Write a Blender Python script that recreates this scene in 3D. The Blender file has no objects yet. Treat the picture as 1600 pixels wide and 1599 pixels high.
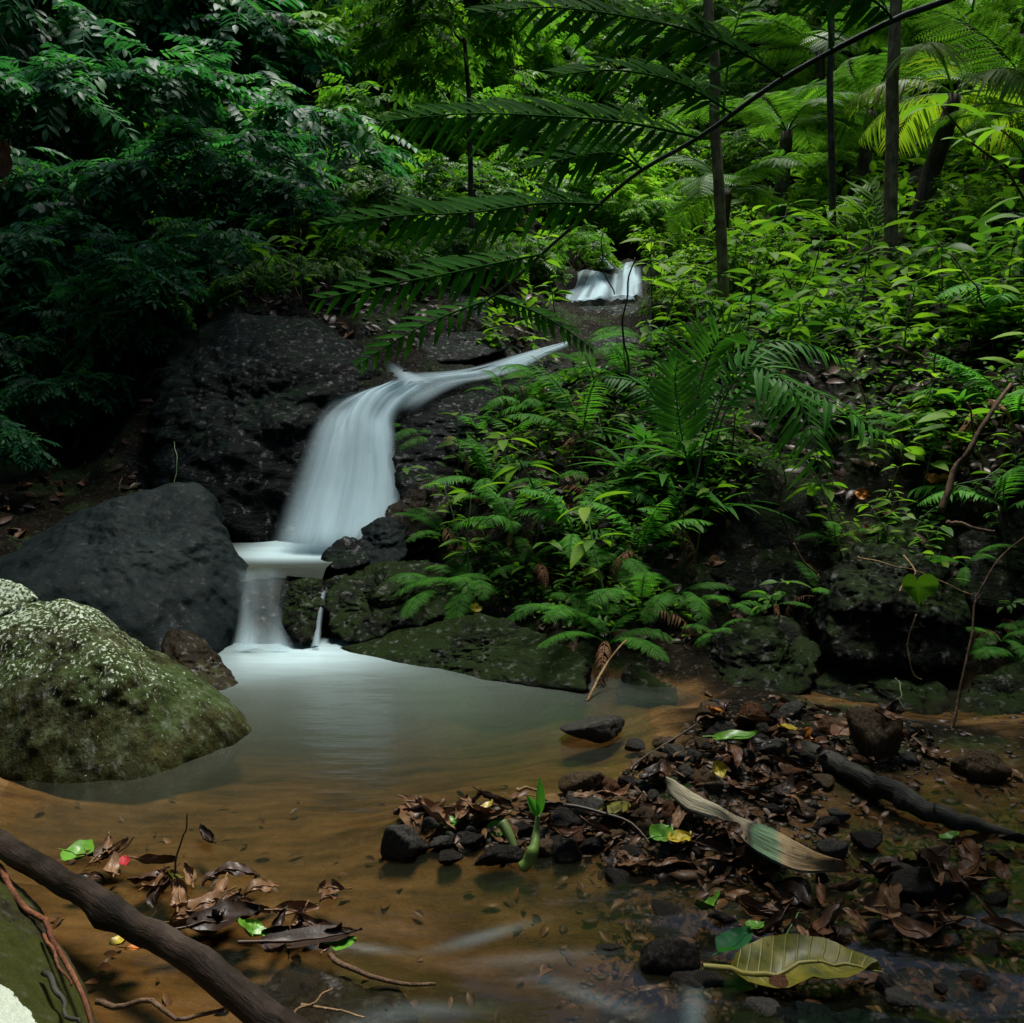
import bpy, bmesh, math, random
import numpy as np
from mathutils import Vector, Matrix
random.seed(7)
RNG = np.random.default_rng(11)
SC = bpy.context.scene
COL = SC.collection
R = math.radians

# ---------------------------------------------------------------- camera
F, HZ, CH = 1400.0, 640.0, 1.1            # focal length in px (of 1600), horizon row, camera height
cam_d = bpy.data.cameras.new('camera'); cam = bpy.data.objects.new('camera', cam_d); COL.objects.link(cam)
cam.location = (0, 0, CH); cam.rotation_euler = (R(90), 0, 0)
cam_d.sensor_width = 36; cam_d.lens = 36 * F / 1600; cam_d.shift_y = (HZ - 799.5) / 1600
cam_d.clip_start = .05; cam_d.clip_end = 300
SC.camera = cam
# ---------------------------------------------------------------- sky, sun, exposure
SUN_EL, SUN_AZ = 74, 20                    # azimuth clockwise from +Y
world = bpy.data.worlds.new('World'); SC.world = world; world.use_nodes = True
wn = world.node_tree; wn.nodes.clear()
wo = wn.nodes.new('ShaderNodeOutputWorld'); wb = wn.nodes.new('ShaderNodeBackground'); ws = wn.nodes.new('ShaderNodeTexSky')
ws.sky_type = 'NISHITA'; ws.sun_disc = False; ws.sun_elevation = R(SUN_EL); ws.sun_rotation = R(SUN_AZ)
wb.inputs[1].default_value = .078
wn.links.new(ws.outputs[0], wb.inputs[0]); wn.links.new(wb.outputs[0], wo.inputs[0])
sun_d = bpy.data.lights.new('sun', 'SUN'); sun = bpy.data.objects.new('sun', sun_d); COL.objects.link(sun)
sun_d.energy = 3.4; sun_d.angle = R(20); sun_d.color = (1, .97, .9)
az, el = R(SUN_AZ), R(SUN_EL)
sd = Vector((math.sin(az) * math.cos(el), math.cos(az) * math.cos(el), math.sin(el)))
sun.rotation_euler = sd.to_track_quat('Z', 'Y').to_euler(); sun.location = sd * 50
SC.view_settings.view_transform = 'Standard'; SC.view_settings.look = 'None'
SC.view_settings.exposure = 1.1; SC.view_settings.gamma = 1
SC.cycles.use_denoising = True
SC.cycles.max_bounces = 7; SC.cycles.diffuse_bounces = 3; SC.cycles.glossy_bounces = 3
SC.cycles.transmission_bounces = 4; SC.cycles.transparent_max_bounces = 12
SC.cycles.caustics_reflective = False; SC.cycles.caustics_refractive = False
SC.cycles.sample_clamp_indirect = 4

# ---------------------------------------------------------------- helpers
def W(px, py, Y):                          # a pixel of the photo at depth Y
    return np.array([(px - 800) / F * Y, Y, CH - (py - HZ) / F * Y])
def G(px, py, z=0.0):                      # the point seen at a pixel on the level z
    return W(px, py, (CH - z) * F / (py - HZ))
def PX(p):
    return 800 + F * p[0] / p[1], HZ + F * (CH - p[2]) / p[1]
def hsh(i, j, k):
    n = (i * 374761393 + j * 668265263 + k * 2147483647 % 1274126177) & 0xffffffff
    n = ((n ^ (n >> 13)) * 1274126177) & 0xffffffff
    n = ((n ^ (n >> 16)) * 2246822519) & 0xffffffff
    return ((n ^ (n >> 15)) & 0xffffff) / float(0xffffff)
def vnoise(p):
    p = np.asarray(p, float); i = np.floor(p).astype(np.int64); f = p - i
    u = f * f * f * (f * (f * 6 - 15) + 10); o = 0
    for a in (0, 1):
        for b in (0, 1):
            for c in (0, 1):
                w = (u[:, 0] if a else 1 - u[:, 0]) * (u[:, 1] if b else 1 - u[:, 1]) * (u[:, 2] if c else 1 - u[:, 2])
                o = o + w * hsh(i[:, 0] + a, i[:, 1] + b, (i[:, 2] + c) * 31 + 7)
    return o * 2 - 1
def fbm(p, oct=4, gain=.5):
    p = np.asarray(p, float); o = 0; a = 1
    for k in range(oct):
        o = o + a * vnoise(p * 2 ** k + 17.3 * k); a *= gain
    return o
def norm(v):
    return v / np.maximum(np.linalg.norm(v, axis=-1, keepdims=True), 1e-9)

class MB:
    """collects vertices, faces and a per-vertex tint, and links them as ONE mesh object"""
    def __init__(s): s.V = []; s.F = []; s.T = []; s.n = 0
    def add(s, v, faces, tint=.5):
        v = np.asarray(v, float)
        for f in faces:
            f = np.asarray(f)
            if len(f): s.F.append(f + s.n)
        s.V.append(v); s.T.append(np.broadcast_to(np.asarray(tint, float), (len(v),))); s.n += len(v); return s
    def tpl(s):
        V = np.concatenate(s.V); T = np.concatenate(s.T)
        return V, [np.concatenate([f for f in s.F if f.shape[1] == k]) for k in (3, 4) if any(f.shape[1] == k for f in s.F)], T
    def inst(s, tp, M, t, tint=0.0):
        V, FS, T = tp; n = len(t); k = len(V)
        v = np.einsum('nij,kj->nki', M, V) + t[:, None, :]
        tt = np.clip(T[None, :] + np.broadcast_to(np.asarray(tint, float), (n,))[:, None], 0, 1)
        off = (np.arange(n) * k)[:, None, None]
        s.add(v.reshape(-1, 3), [(f[None] + off).reshape(-1, f.shape[1]) for f in FS], tt.reshape(-1)); return s
    def mesh(s, name, mat, smooth=True):
        V, FS, T = s.tpl(); me = bpy.data.meshes.new(name)
        me.vertices.add(len(V)); me.vertices.foreach_set('co', V.astype(np.float32).ravel())
        nl = sum(f.size for f in FS); npol = sum(len(f) for f in FS)
        me.loops.add(nl); me.polygons.add(npol)
        me.loops.foreach_set('vertex_index', np.concatenate([f.ravel() for f in FS]).astype(np.int32))
        tot = np.concatenate([np.full(len(f), f.shape[1]) for f in FS]); st = np.concatenate([[0], np.cumsum(tot)[:-1]])
        me.polygons.foreach_set('loop_start', st.astype(np.int32))
        me.polygons.foreach_set('use_smooth', np.full(npol, smooth))
        me.update(calc_edges=True); me.validate()
        a = me.attributes.new('tint', 'FLOAT', 'POINT'); a.data.foreach_set('value', T.astype(np.float32))
        if mat: me.materials.append(mat)
        return me
    def build(s, name, mat, parent=None, smooth=True, loc=None):
        return link(name, s.mesh(name, mat, smooth), parent, loc)
def link(name, me, parent=None, loc=None, rot=None, scale=None):
    o = bpy.data.objects.new(name, me); COL.objects.link(o)
    if parent: o.parent = parent
    if loc is not None: o.location = loc
    if rot is not None: o.rotation_euler = rot
    if scale is not None: o.scale = (scale,) * 3 if np.isscalar(scale) else scale
    return o
def attr(me, name, vals):
    a = me.attributes.new(name, 'FLOAT', 'POINT'); a.data.foreach_set('value', np.asarray(vals, np.float32)); return a
def tag(o, label=None, cat=None, group=None, kind=None):
    if label: o['label'] = label
    if cat: o['category'] = cat
    if group: o['group'] = group
    if kind: o['kind'] = kind
    return o
LATER = []                                  # things whose label gets its place worked out at the end
def later(o, look, cat, group, at):
    o['category'] = cat; o['group'] = group; LATER.append((o, look, tuple(PX(np.asarray(at, float))))); return o
def empty(name, loc, rz=0):
    o = bpy.data.objects.new(name, None); COL.objects.link(o); o.location = loc; o.rotation_euler = (0, 0, rz); o.empty_display_size = .1; return o

# ---------------------------------------------------------------- materials
class NT:
    def __init__(s, name):
        s.m = bpy.data.materials.new(name); s.m.use_nodes = True; s.t = s.m.node_tree; s.t.nodes.clear()
        s.out = s.t.nodes.new('ShaderNodeOutputMaterial')
    def n(s, ty, ins=None, **kw):
        x = s.t.nodes.new('ShaderNode' + ty)
        for k, v in kw.items(): setattr(x, k, v)
        for k, v in (ins or {}).items():
            if hasattr(v, 'is_linked') or isinstance(v, bpy.types.NodeSocket): s.t.links.new(v, x.inputs[k])
            else: x.inputs[k].default_value = v
        return x
    def noise(s, scale, detail=5, rough=.6, vec=None, dist=0):
        i = {'Scale': scale, 'Detail': detail, 'Roughness': rough, 'Distortion': dist}
        i['Vector'] = s.obj() if vec is None else vec
        return s.n('TexNoise', i).outputs['Fac']
    def ramp(s, fac, stops, interp='LINEAR'):
        x = s.n('ValToRGB', {0: fac}); r = x.color_ramp; r.interpolation = interp
        while len(r.elements) < len(stops): r.elements.new(.5)
        for e, (p, c) in zip(r.elements, stops):
            e.position = p; e.color = (c, c, c, 1) if np.isscalar(c) else (*c, 1)
        return x.outputs[0]
    def mix(s, fac, a, b, ty='MIX'):
        x = s.n('Mix', data_type='RGBA', blend_type=ty)
        for i, v in ((0, fac), (6, a), (7, b)):
            if isinstance(v, bpy.types.NodeSocket): s.t.links.new(v, x.inputs[i])
            elif i == 0: x.inputs[0].default_value = v
            else: x.inputs[i].default_value = (v, v, v, 1) if np.isscalar(v) else (*v, 1)
        return x.outputs[2]
    def math(s, op, a, b=0.0, c=None, clamp=False):
        x = s.n('Math', operation=op, use_clamp=clamp)
        for i, v in enumerate((a, b, c)):
            if v is None: continue
            if isinstance(v, bpy.types.NodeSocket): s.t.links.new(v, x.inputs[i])
            else: x.inputs[i].default_value = v
        return x.outputs[0]
    def attr(s, name): return s.n('Attribute', attribute_name=name).outputs['Fac']
    def obj(s):
        if not hasattr(s, 'oc'): s.oc = s.n('TexCoord').outputs['Object']
        return s.oc
    def mapped(s, scale, rot=(0, 0, 0), vec=None):
        return s.n('Mapping', {'Vector': vec or s.obj(), 'Scale': scale, 'Rotation': rot}).outputs[0]
    def bump(s, h, strength, dist=.02):
        return s.n('Bump', {'Height': h, 'Strength': strength, 'Distance': dist}).outputs[0]
    def bsdf(s, col, rough, normal=None, spec=.5, coat=0, coatr=.1):
        i = {'Base Color': col if isinstance(col, bpy.types.NodeSocket) else (*col, 1), 'Roughness': rough, 'Specular IOR Level': spec, 'Coat Weight': coat, 'Coat Roughness': coatr}
        x = s.n('BsdfPrincipled', i)
        if normal is not None: s.t.links.new(normal, x.inputs['Normal'])
        return x.outputs[0]
    def done(s, sh):
        s.t.links.new(sh, s.out.inputs[0]); return s.m

def leaf_mat(name, stops, rough=.55, trans=.45, spec=.07, tcol=(1.5, 1.7, .7)):
    t = NT(name)
    rnd = t.n('ObjectInfo').outputs['Random']
    v = t.math('ADD', t.math('MULTIPLY_ADD', t.attr('tint'), .78, .02), t.math('MULTIPLY', rnd, .2), clamp=True)
    c = t.ramp(v, stops)
    c2 = t.mix(.35, c, t.noise(38, 3), 'OVERLAY')
    p = t.bsdf(c2, rough, spec=spec)
    tr = t.n('BsdfTranslucent', {'Color': t.mix(1.0, c, tcol, 'MULTIPLY')}).outputs[0]
    return t.done(t.n('MixShader', {0: trans, 1: p, 2: tr}).outputs[0])
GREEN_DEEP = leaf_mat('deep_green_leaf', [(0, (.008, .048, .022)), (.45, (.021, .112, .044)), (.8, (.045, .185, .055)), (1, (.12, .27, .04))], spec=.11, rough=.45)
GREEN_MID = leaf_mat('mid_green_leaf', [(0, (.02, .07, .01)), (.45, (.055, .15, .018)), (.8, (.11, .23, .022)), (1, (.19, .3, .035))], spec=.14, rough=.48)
GREEN_SUN = leaf_mat('sunlit_green_leaf', [(0, (.03, .1, .01)), (.45, (.075, .2, .018)), (.8, (.14, .3, .025)), (1, (.22, .34, .04))], trans=.5)  # brighter copy of the mid green; sun glow is put into the leaf colour
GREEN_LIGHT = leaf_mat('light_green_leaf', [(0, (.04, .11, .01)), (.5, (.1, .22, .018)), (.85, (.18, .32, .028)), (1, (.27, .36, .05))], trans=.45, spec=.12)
FERN = leaf_mat('fern_green', [(0, (.025, .09, .018)), (.5, (.055, .19, .03)), (1, (.11, .28, .045))], rough=.45)
TREE_FERN = leaf_mat('tree_fern_green', [(0, (.01, .055, .006)), (.5, (.02, .1, .009)), (1, (.045, .15, .014))], rough=.7, trans=.5, spec=.02)
YELLOW_FROND = leaf_mat('yellowing_frond', [(0, (.07, .17, .015)), (.6, (.15, .23, .018)), (1, (.3, .25, .03))], rough=.45)
def dead_mat(name, stops, rough=.5, coat=.06):
    t = NT(name)
    v = t.math('ADD', t.math('MULTIPLY', t.attr('tint'), .45), t.math('MULTIPLY', t.n('ObjectInfo').outputs['Random'], .55), clamp=True)
    c = t.ramp(v, stops)
    nz = t.noise(55, 5); c = t.mix(.7, c, nz, 'OVERLAY')
    return t.done(t.bsdf(c, rough, t.bump(t.noise(120, 3), .25, .004), coat=coat, coatr=.15, spec=.18))
DEAD = dead_mat('wet_brown_leaf', [(0, (.006, .004, .003)), (.4, (.022, .011, .006)), (.65, (.06, .026, .011)), (.85, (.12, .052, .02)), (1, (.2, .1, .045))])
DEAD_DRY = dead_mat('dry_brown_leaf', [(0, (.06, .03, .016)), (.5, (.16, .075, .035)), (1, (.3, .17, .09))], .55, 0)
LEAF_YEL = dead_mat('yellow_leaf', [(0, (.28, .22, .02)), (1, (.5, .38, .03))], .4, .1)
LEAF_ORG = dead_mat('orange_leaf', [(0, (.3, .09, .012)), (1, (.45, .17, .02))], .4, .1)
LEAF_FRESH = dead_mat('fresh_fallen_leaf', [(0, (.04, .15, .012)), (1, (.12, .26, .025))], .4, .1)
LEAF_OLIVE = dead_mat('olive_yellow_leaf', [(.2, (.05, .065, .006)), (.6, (.12, .115, .01)), (1, (.17, .15, .015))], .6, 0)
PETAL = dead_mat('red_petal', [(0, (.3, .02, .025)), (1, (.34, .03, .035))], .35, .2)

def bark_mat(name, a, b, scale=30, rough=.8, coat=0, grain=False):
    t = NT(name); v = t.n('Attribute', attribute_name='grain').outputs['Vector'] if grain else t.mapped((1, 1, .18))
    n1 = t.noise(scale, 6, .65, v); n2 = t.noise(6, 4)
    c = t.mix(t.ramp(n2, [(.45, 0), (.62, 1)]), t.ramp(n1, [(.3, a), (.7, b)]), t.ramp(n1, [(.3, tuple(x * .8 for x in b)), (.75, tuple(min(1, x * 2.2 + .01) for x in b))]))
    return t.done(t.bsdf(c, rough, t.bump(n1, .9, .014), coat=coat, coatr=.2, spec=.12))
BARK = bark_mat('grey_brown_bark', (.055, .046, .022), (.17, .135, .062))
BARK_DARK = bark_mat('dark_bark', (.016, .013, .009), (.06, .048, .032))
TWIG = bark_mat('twig_brown', (.03, .018, .01), (.1, .06, .035), 60, .6)
TWIG_PALE = bark_mat('pale_twig', (.12, .075, .035), (.28, .18, .09), 60, .6)
ROOT_RED = bark_mat('reddish_root', (.05, .018, .009), (.13, .05, .024), 60, .6)
def stem_mat(name, col, rough=.5):
    t = NT(name); return t.done(t.bsdf(t.mix(.6, col, t.noise(20, 4), 'OVERLAY'), rough))
STEM = stem_mat('green_stem', (.05, .11, .025))
STEM_DARK = stem_mat('dark_green_stem', (.018, .045, .018))
STEM_BROWN = stem_mat('brown_stem', (.045, .028, .015))

def rock_mat(name, dark, light, speck=None, moss=None, rough=(.3, .65), scale=3.0, bump=.5, strata=None, lichen=None, patch=None, spec=.14):
    t = NT(name); o = t.obj()
    v = t.mapped(strata[1], strata[0]) if strata else o
    n1 = t.noise(scale, 9, .62, v); n2 = t.noise(scale * 7, 7, .65, v); n3 = t.noise(scale * 26, 3, .6)
    c = t.ramp(n1, [(.3, dark), (.68, light)])
    c = t.mix(.75, c, t.ramp(n2, [(.2, .18), (.8, .82)]), 'OVERLAY')
    c = t.mix(.3, c, n3, 'OVERLAY')
    geo = t.n('NewGeometry'); nz = t.n('SeparateXYZ', {0: geo.outputs['Normal']}).outputs[2]
    if moss:
        f = t.math('ADD', t.math('MULTIPLY', nz, .36), t.noise(4.2, 6, .7))
        c = t.mix(t.ramp(f, [(moss[1], 0), (moss[1] + .12, 1)]), c, t.mix(.6, moss[0], n2, 'OVERLAY'))
    if lichen:                                # pale flakes on the crown of the rock, streaks of run-off down its flanks
        hz_ = t.n('SeparateXYZ', {0: geo.outputs['Position']}).outputs[2]; hi = t.n('MapRange', {0: hz_, 1: .12, 2: .5}).outputs[0]
        stk = t.noise(1.0, 6, .65, t.mapped((17, 17, 1.3))); c = t.mix(t.math('MULTIPLY', t.ramp(stk, [(.5, 0), (.64, 1)]), .85), c, t.mix(.4, (.07, .085, .04), n2, 'OVERLAY'))
        c = t.mix(t.ramp(stk, [(.3, .8), (.46, 0)]), c, (.006, .006, .003))
        grow = t.math('ADD', t.noise(3.4, 5, .7, o), t.math('MULTIPLY', hi, .5))
        fl = t.math('ADD', t.noise(85, 4, .6, t.mapped((1, 1, .5))), t.math('MULTIPLY', grow, .42))
        c = t.mix(t.math('MULTIPLY', t.ramp(fl, [(lichen[1], 0), (lichen[1] + .06, 1)]), t.ramp(n2, [(.3, .45), (.6, 1)])), c, lichen[0])
    if patch:
        dd = t.n('VectorMath', {0: o, 1: patch[1]}, operation='DISTANCE').outputs['Value']
        f = t.math('ADD', t.math('DIVIDE', dd, patch[2]), t.math('MULTIPLY', t.noise(16, 5, .65), .9))
        c = t.mix(t.math('LESS_THAN', f, 1.25), c, t.mix(.25, patch[0], n3, 'OVERLAY'))
    if speck:
        c = t.mix(t.ramp(t.noise(90, 2, .5), [(.7, 0), (.74, 1)]), c, speck)
    h = t.math('ADD', t.math('MULTIPLY', n1, 1.0), t.math('MULTIPLY_ADD', n2, .45, t.math('MULTIPLY', n3, .12)))
    rg = t.ramp(n2, [(.3, rough[0]), (.75, rough[1])])
    return t.done(t.bsdf(c, rg, t.bump(h, bump, .05), spec=t.ramp(t.noise(26, 5, .65, t.mapped((1, 1, .4))), [(.56, .03), (.68, spec * 3.2)])))
ROCK_WET = rock_mat('wet_dark_rock', (.0012, .002, .002), (.006, .0088, .0082), moss=((.004, .011, .005), .76), rough=(.3, .8), scale=2.6, bump=.55, strata=((.3, .5, .2), (1, 1, 2.6)))
ROCK_GREY = rock_mat('smooth_grey_rock', (.0045, .0078, .0078), (.013, .019, .0185), speck=(.04, .052, .05), rough=(.5, .8), scale=2.2, bump=.3, spec=.04)
ROCK_LICHEN = rock_mat('lichen_rock', (.008, .008, .003), (.04, .04, .012), moss=((.03, .047, .012), .72), lichen=((.46, .54, .4), .885), rough=(.25, .55), scale=3.2, bump=.6, strata=((0, 0, 0), (2.2, 2.2, .5)))
ROCK_BROWN = rock_mat('brown_rock', (.006, .005, .003), (.026, .019, .01), moss=((.025, .032, .008), .85), rough=(.3, .6), scale=4)
ROCK_MOSS = rock_mat('mossy_bank_rock', (.0014, .0022, .0015), (.007, .0085, .005), moss=((.009, .017, .003), .7), rough=(.4, .75), scale=3, bump=.6, strata=((.2, .4, 0), (1, 1, 2)))
ROCK_PALE = rock_mat('pale_patched_rock', (.012, .011, .006), (.045, .042, .022), moss=((.03, .034, .008), .7), rough=(.4, .7), scale=4)
STONE = []
for nm, a, b in (('grey_stone', (.014, .014, .012), (.06, .056, .048)), ('rust_stone', (.022, .01, .005), (.1, .046, .022)), ('dark_stone', (.005, .0045, .004), (.026, .022, .018)), ('tan_stone', (.022, .015, .008), (.09, .062, .034))):
    STONE.append(rock_mat(nm, a, b, rough=(.18, .5), scale=9, bump=.35))
# ---------------------------------------------------------------- terrain
CP = []
def cg(z, *pts):
    for p in pts: CP.append(G(p[0], p[1], z))
def cw(*pts):
    for p in pts: CP.append(W(*p))
# pool bed, sandy shallows, gravel bar
cg(-.34, (450, 1045), (600, 1070), (520, 1120), (660, 1130), (380, 1060)); cg(-.26, (760, 1095), (800, 1140)); cg(-.2, (450, 1190), (600, 1195))
cg(-.13, (750, 1200), (950, 1120)); cg(-.06, (900, 1195), (1040, 1112), (200, 1240), (400, 1262), (560, 1275), (680, 1240)); cg(-.05, (100, 1290), (300, 1330), (450, 1350), (560, 1400), (700, 1400), (430, 1430), (850, 1395))
cg(.015, (630, 1285), (750, 1290), (850, 1300), (950, 1285), (1050, 1305), (1000, 1225), (1150, 1330)); cg(.035, (1100, 1180), (1200, 1150), (1120, 1245), (1250, 1220), (1350, 1190), (1420, 1180))
cg(.0, (1220, 1300)); cg(-.025, (1350, 1325), (1450, 1335), (1450, 1255), (1570, 1255), (1300, 1390), (1200, 1425), (1000, 1420)); cg(-.03, (1590, 1380), (1530, 1360), (1500, 1440))
cg(-.11, (700, 1500), (800, 1570), (950, 1500), (1000, 1590)); cg(-.05, (560, 1530), (300, 1500), (1200, 1510), (1400, 1510), (350, 1600)); cg(-.03, (1570, 1560))
cg(-.05, (150, 1450)); cg(-.04, (20, 1330))
for p in ((0, 1.0, -.15), (0, .2, -.1), (-.8, 1, -.02), (.9, 1, -.02), (1.4, 1.4, .02), (1.9, 2.2, .15), (0, -2, 0), (-1.8, 1.6, .25), (-2.0, 2.6, .2), (-2.6, 3.2, .45), (2.4, 2.8, .3)): CP.append(np.array(p))
# step up to the plunge pool, the fall, the chute, the upper fall
for p in ((-1.2, 4.08, -.3), (-1.25, 4.18, -.06), (-1.25, 4.3, .1), (-1.05, 4.18, -.06), (-1.05, 4.3, .1), (-1.15, 4.45, .18), (-1.3, 4.45, .18), (-.9, 4.6, .12), (-1.25, 4.9, .1), (-.9, 5.05, .08)): CP.append(np.array(p))
cw((530, 862, 5.32), (590, 720, 5.75), (590, 660, 5.95), (480, 860, 5.3), (540, 700, 5.75))
cw((600, 648, 6.1), (640, 632, 6.2), (690, 610, 6.5), (750, 592, 6.9), (810, 574, 7.4), (870, 555, 7.9), (930, 545, 8.8), (930, 500, 10.2), (945, 480, 10.7), (945, 432, 11.3), (950, 415, 12), (960, 380, 13.5))
# left: cliff, gully, hillside
cw((560, 590, 6.6), (640, 560, 7.0), (740, 545, 7.6), (700, 490, 8.2), (480, 640, 6.2), (400, 830, 5.5), (300, 700, 6.3), (440, 480, 7.2), (560, 500, 7.3), (330, 490, 7.2))
cw((200, 760, 6.0), (100, 720, 6.6), (0, 760, 6.0), (50, 810, 5.3), (0, 840, 4.8), (150, 800, 5.3), (0, 600, 8), (120, 520, 8.6), (-150, 700, 6), (-200, 900, 4.2))
cw((300, 400, 9.5), (100, 420, 10), (0, 300, 11.5), (300, 220, 13), (600, 390, 9.5), (800, 420, 10.5), (600, 100, 18), (900, 100, 21), (300, 0, 18), (0, 0, 16), (-300, 300, 10))
cw((800, -300, 27), (200, -400, 26), (1200, -300, 25), (1700, -200, 22))
# right bank
cw((640, 770, 5.4), (680, 640, 6.2), (760, 610, 6.5), (850, 585, 7.0), (720, 700, 5.8), (560, 930, 4.55), (640, 900, 4.6), (720, 960, 4.25), (820, 990, 3.95), (900, 1010, 3.75), (560, 1005, 4.3), (740, 1042, 3.9))
cg(-.06, (700, 1052), (860, 1080), (960, 1096)); cg(.03, (1030, 1096), (1150, 1092), (1300, 1096), (1450, 1130), (1590, 1150))
cw((720, 830, 4.95), (860, 830, 4.6), (1000, 800, 4.5), (960, 940, 4.0), (1100, 1010, 3.7), (820, 700, 5.5), (920, 640, 5.9), (1000, 700, 5.1), (900, 570, 7.2), (1010, 590, 6.3), (1150, 760, 4.4), (1150, 610, 5.3))
cw((1200, 930, 4.05), (1350, 900, 4.1), (1500, 940, 3.95), (1300, 770, 4.5), (1450, 720, 4.5), (1590, 740, 4.3), (1250, 610, 5.1), (1450, 570, 5.2), (1590, 570, 5.0), (1300, 1020, 3.85), (1450, 1060, 3.75), (1580, 1080, 3.6), (1180, 1040, 3.85))
cw((1130, 515, 7), (1300, 485, 7.6), (1395, 425, 8.6), (1550, 455, 7.6), (1050, 455, 9.2), (1200, 390, 11), (1450, 360, 10.5), (1050, 300, 15), (1300, 200, 17), (1550, 180, 16), (1000, 420, 12))
for p in ((4.2, 3, 1.6), (5, 6, 2.8), (7, 3, 3.6), (9, 8, 6.5), (14, 12, 10), (-5, 3.5, 1.7), (-6, 6, 3), (-10, 8, 6), (-16, 14, 12), (2.6, .5, .7), (-2.4, .3, .6), (5, 0, 2.4), (-5, 0, 2.2),
          (0, -7, .3), (5, -7, 3), (-5, -7, 3), (0, -16, 2), (12, -4, 8), (-12, -4, 8), (12, -16, 10), (-12, -16, 10), (0, -26, 8), (26, 0, 20), (-26, 0, 20), (28, 30, 26), (-28, 30, 28), (0, 38, 26), (26, -24, 18), (-26, -24, 18)): CP.append(np.array(p, float))
CP = np.array(CP)
_d = np.linalg.norm(CP[:, None, :2] - CP[None, :, :2], axis=2)
_n = len(CP); _A = np.zeros((_n + 3, _n + 3)); _A[:_n, :_n] = _d - np.eye(_n) * .012
_A[:_n, _n] = 1; _A[:_n, _n + 1:] = CP[:, :2]; _A[_n, :_n] = 1; _A[_n + 1:, :_n] = CP[:, :2].T
_w = np.linalg.solve(_A, np.concatenate([CP[:, 2], np.zeros(3)]))
def smoothstep(a, b, x):
    t = np.clip((x - a) / (b - a), 0, 1); return t * t * (3 - 2 * t)
def base_h(x, y):
    o = np.empty(len(x))
    for i in range(0, len(x), 20000):
        s = slice(i, i + 20000)
        d = np.hypot(x[s, None] - CP[None, :, 0], y[s, None] - CP[None, :, 1])
        o[s] = d @ _w[:_n] + _w[_n] + _w[_n + 1] * x[s] + _w[_n + 2] * y[s]
    return o
def axis(a, b, lo, hi, step, grow=1.08):
    m = list(np.arange(a, b, step)); s = step; v = m[-1]
    while v < hi: s *= grow; v += s; m.append(v)
    s = step; v = m[0]
    while v > lo: s *= grow; v -= s; m.insert(0, v)
    return np.array(m)
AX = axis(-2.6, 2.8, -34, 34, .03); AY = axis(1.3, 7.6, -30, 44, .034)
gx, gy = np.meshgrid(AX, AY, indexing='ij'); fx, fy = gx.ravel(), gy.ravel()
hz = base_h(fx, fy)
ns = np.stack([fx, fy, np.zeros_like(fx)], 1)
bank = smoothstep(.04, .35, hz)
cl = bank * (.10 * fbm(ns * 1.9, 5, .55) + .03 * fbm(ns * 9 + 4, 3)) + (1 - bank) * (.008 * fbm(ns * 3.5, 4) + .006 * vnoise(ns * np.array([9, 22, 1]) + 3))
far = smoothstep(9, 20, np.hypot(fx, fy)); cl = cl + far * .7 * fbm(ns * .35, 4)
# keep the stream's own course free of lumps
st = np.exp(-np.min(np.linalg.norm(ns[:, None, :2] - np.array([W(560, 700, 5.7), W(640, 632, 6.2), W(750, 592, 6.9), W(840, 565, 7.6), W(940, 470, 10.8), (-1.1, 4.8, 0)])[None, :, :2], axis=2), axis=1) ** 2 / .09)
hz = hz + cl * (1 - .85 * st)
HG = hz.reshape(gx.shape)
def H(x, y):
    x = np.atleast_1d(np.asarray(x, float)); y = np.atleast_1d(np.asarray(y, float))
    i = np.clip(np.searchsorted(AX, x) - 1, 0, len(AX) - 2); j = np.clip(np.searchsorted(AY, y) - 1, 0, len(AY) - 2)
    u = np.clip((x - AX[i]) / (AX[i + 1] - AX[i]), 0, 1); v = np.clip((y - AY[j]) / (AY[j + 1] - AY[j]), 0, 1)
    return HG[i, j] * (1 - u) * (1 - v) + HG[i + 1, j] * u * (1 - v) + HG[i, j + 1] * (1 - u) * v + HG[i + 1, j + 1] * u * v
YS = 1.35 * np.exp(np.linspace(0, math.log(36 / 1.35), 900))
def ground_at(px, py):                       # first point of the ground seen at a pixel
    p = np.array([W(px, py, y) for y in YS]); d = p[:, 2] - H(p[:, 0], p[:, 1])
    k = np.argmax(d < 0)
    if not (d < 0).any(): return p[-1]
    q = p[k].copy(); q[2] = H(q[0], q[1])[0]; return q
nx, ny = len(AX), len(AY)
ii, jj = np.meshgrid(np.arange(nx - 1), np.arange(ny - 1), indexing='ij')
q = (ii * ny + jj).ravel(); quads = np.stack([q, q + ny, q + ny + 1, q + 1], 1)
gxh, gyh = np.gradient(HG, AX, AY); slope = np.hypot(gxh, gyh).ravel()
sand = (1 - smoothstep(-.012, .03, hz + .02 * fbm(ns * 6, 3))) * (fy < 4.3) * (fy > -3)
sand = sand * (1 - .85 * smoothstep(.15, .5, fx + .25 * fbm(ns * 3, 3)) * smoothstep(2.35, 2.0, fy)) * (1 - .8 * smoothstep(1.95, 1.75, fy + .1 * fbm(ns * 3 + 5, 3)) * smoothstep(-.6, -.35, fx))
rockm = np.clip(smoothstep(.9, 1.7, slope) * (hz > .05) + st, 0, 1)
t = NT('stream_bank_ground')
n1 = t.noise(7, 8, .65); n2 = t.noise(34, 6, .65); n3 = t.noise(2.2, 5); vor = t.noise(48, 6, .7)
soil = t.mix(.6, t.ramp(n1, [(.3, (.0025, .0025, .0015)), (.55, (.009, .0075, .004)), (.8, (.024, .015, .007))]), vor, 'OVERLAY')
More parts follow.
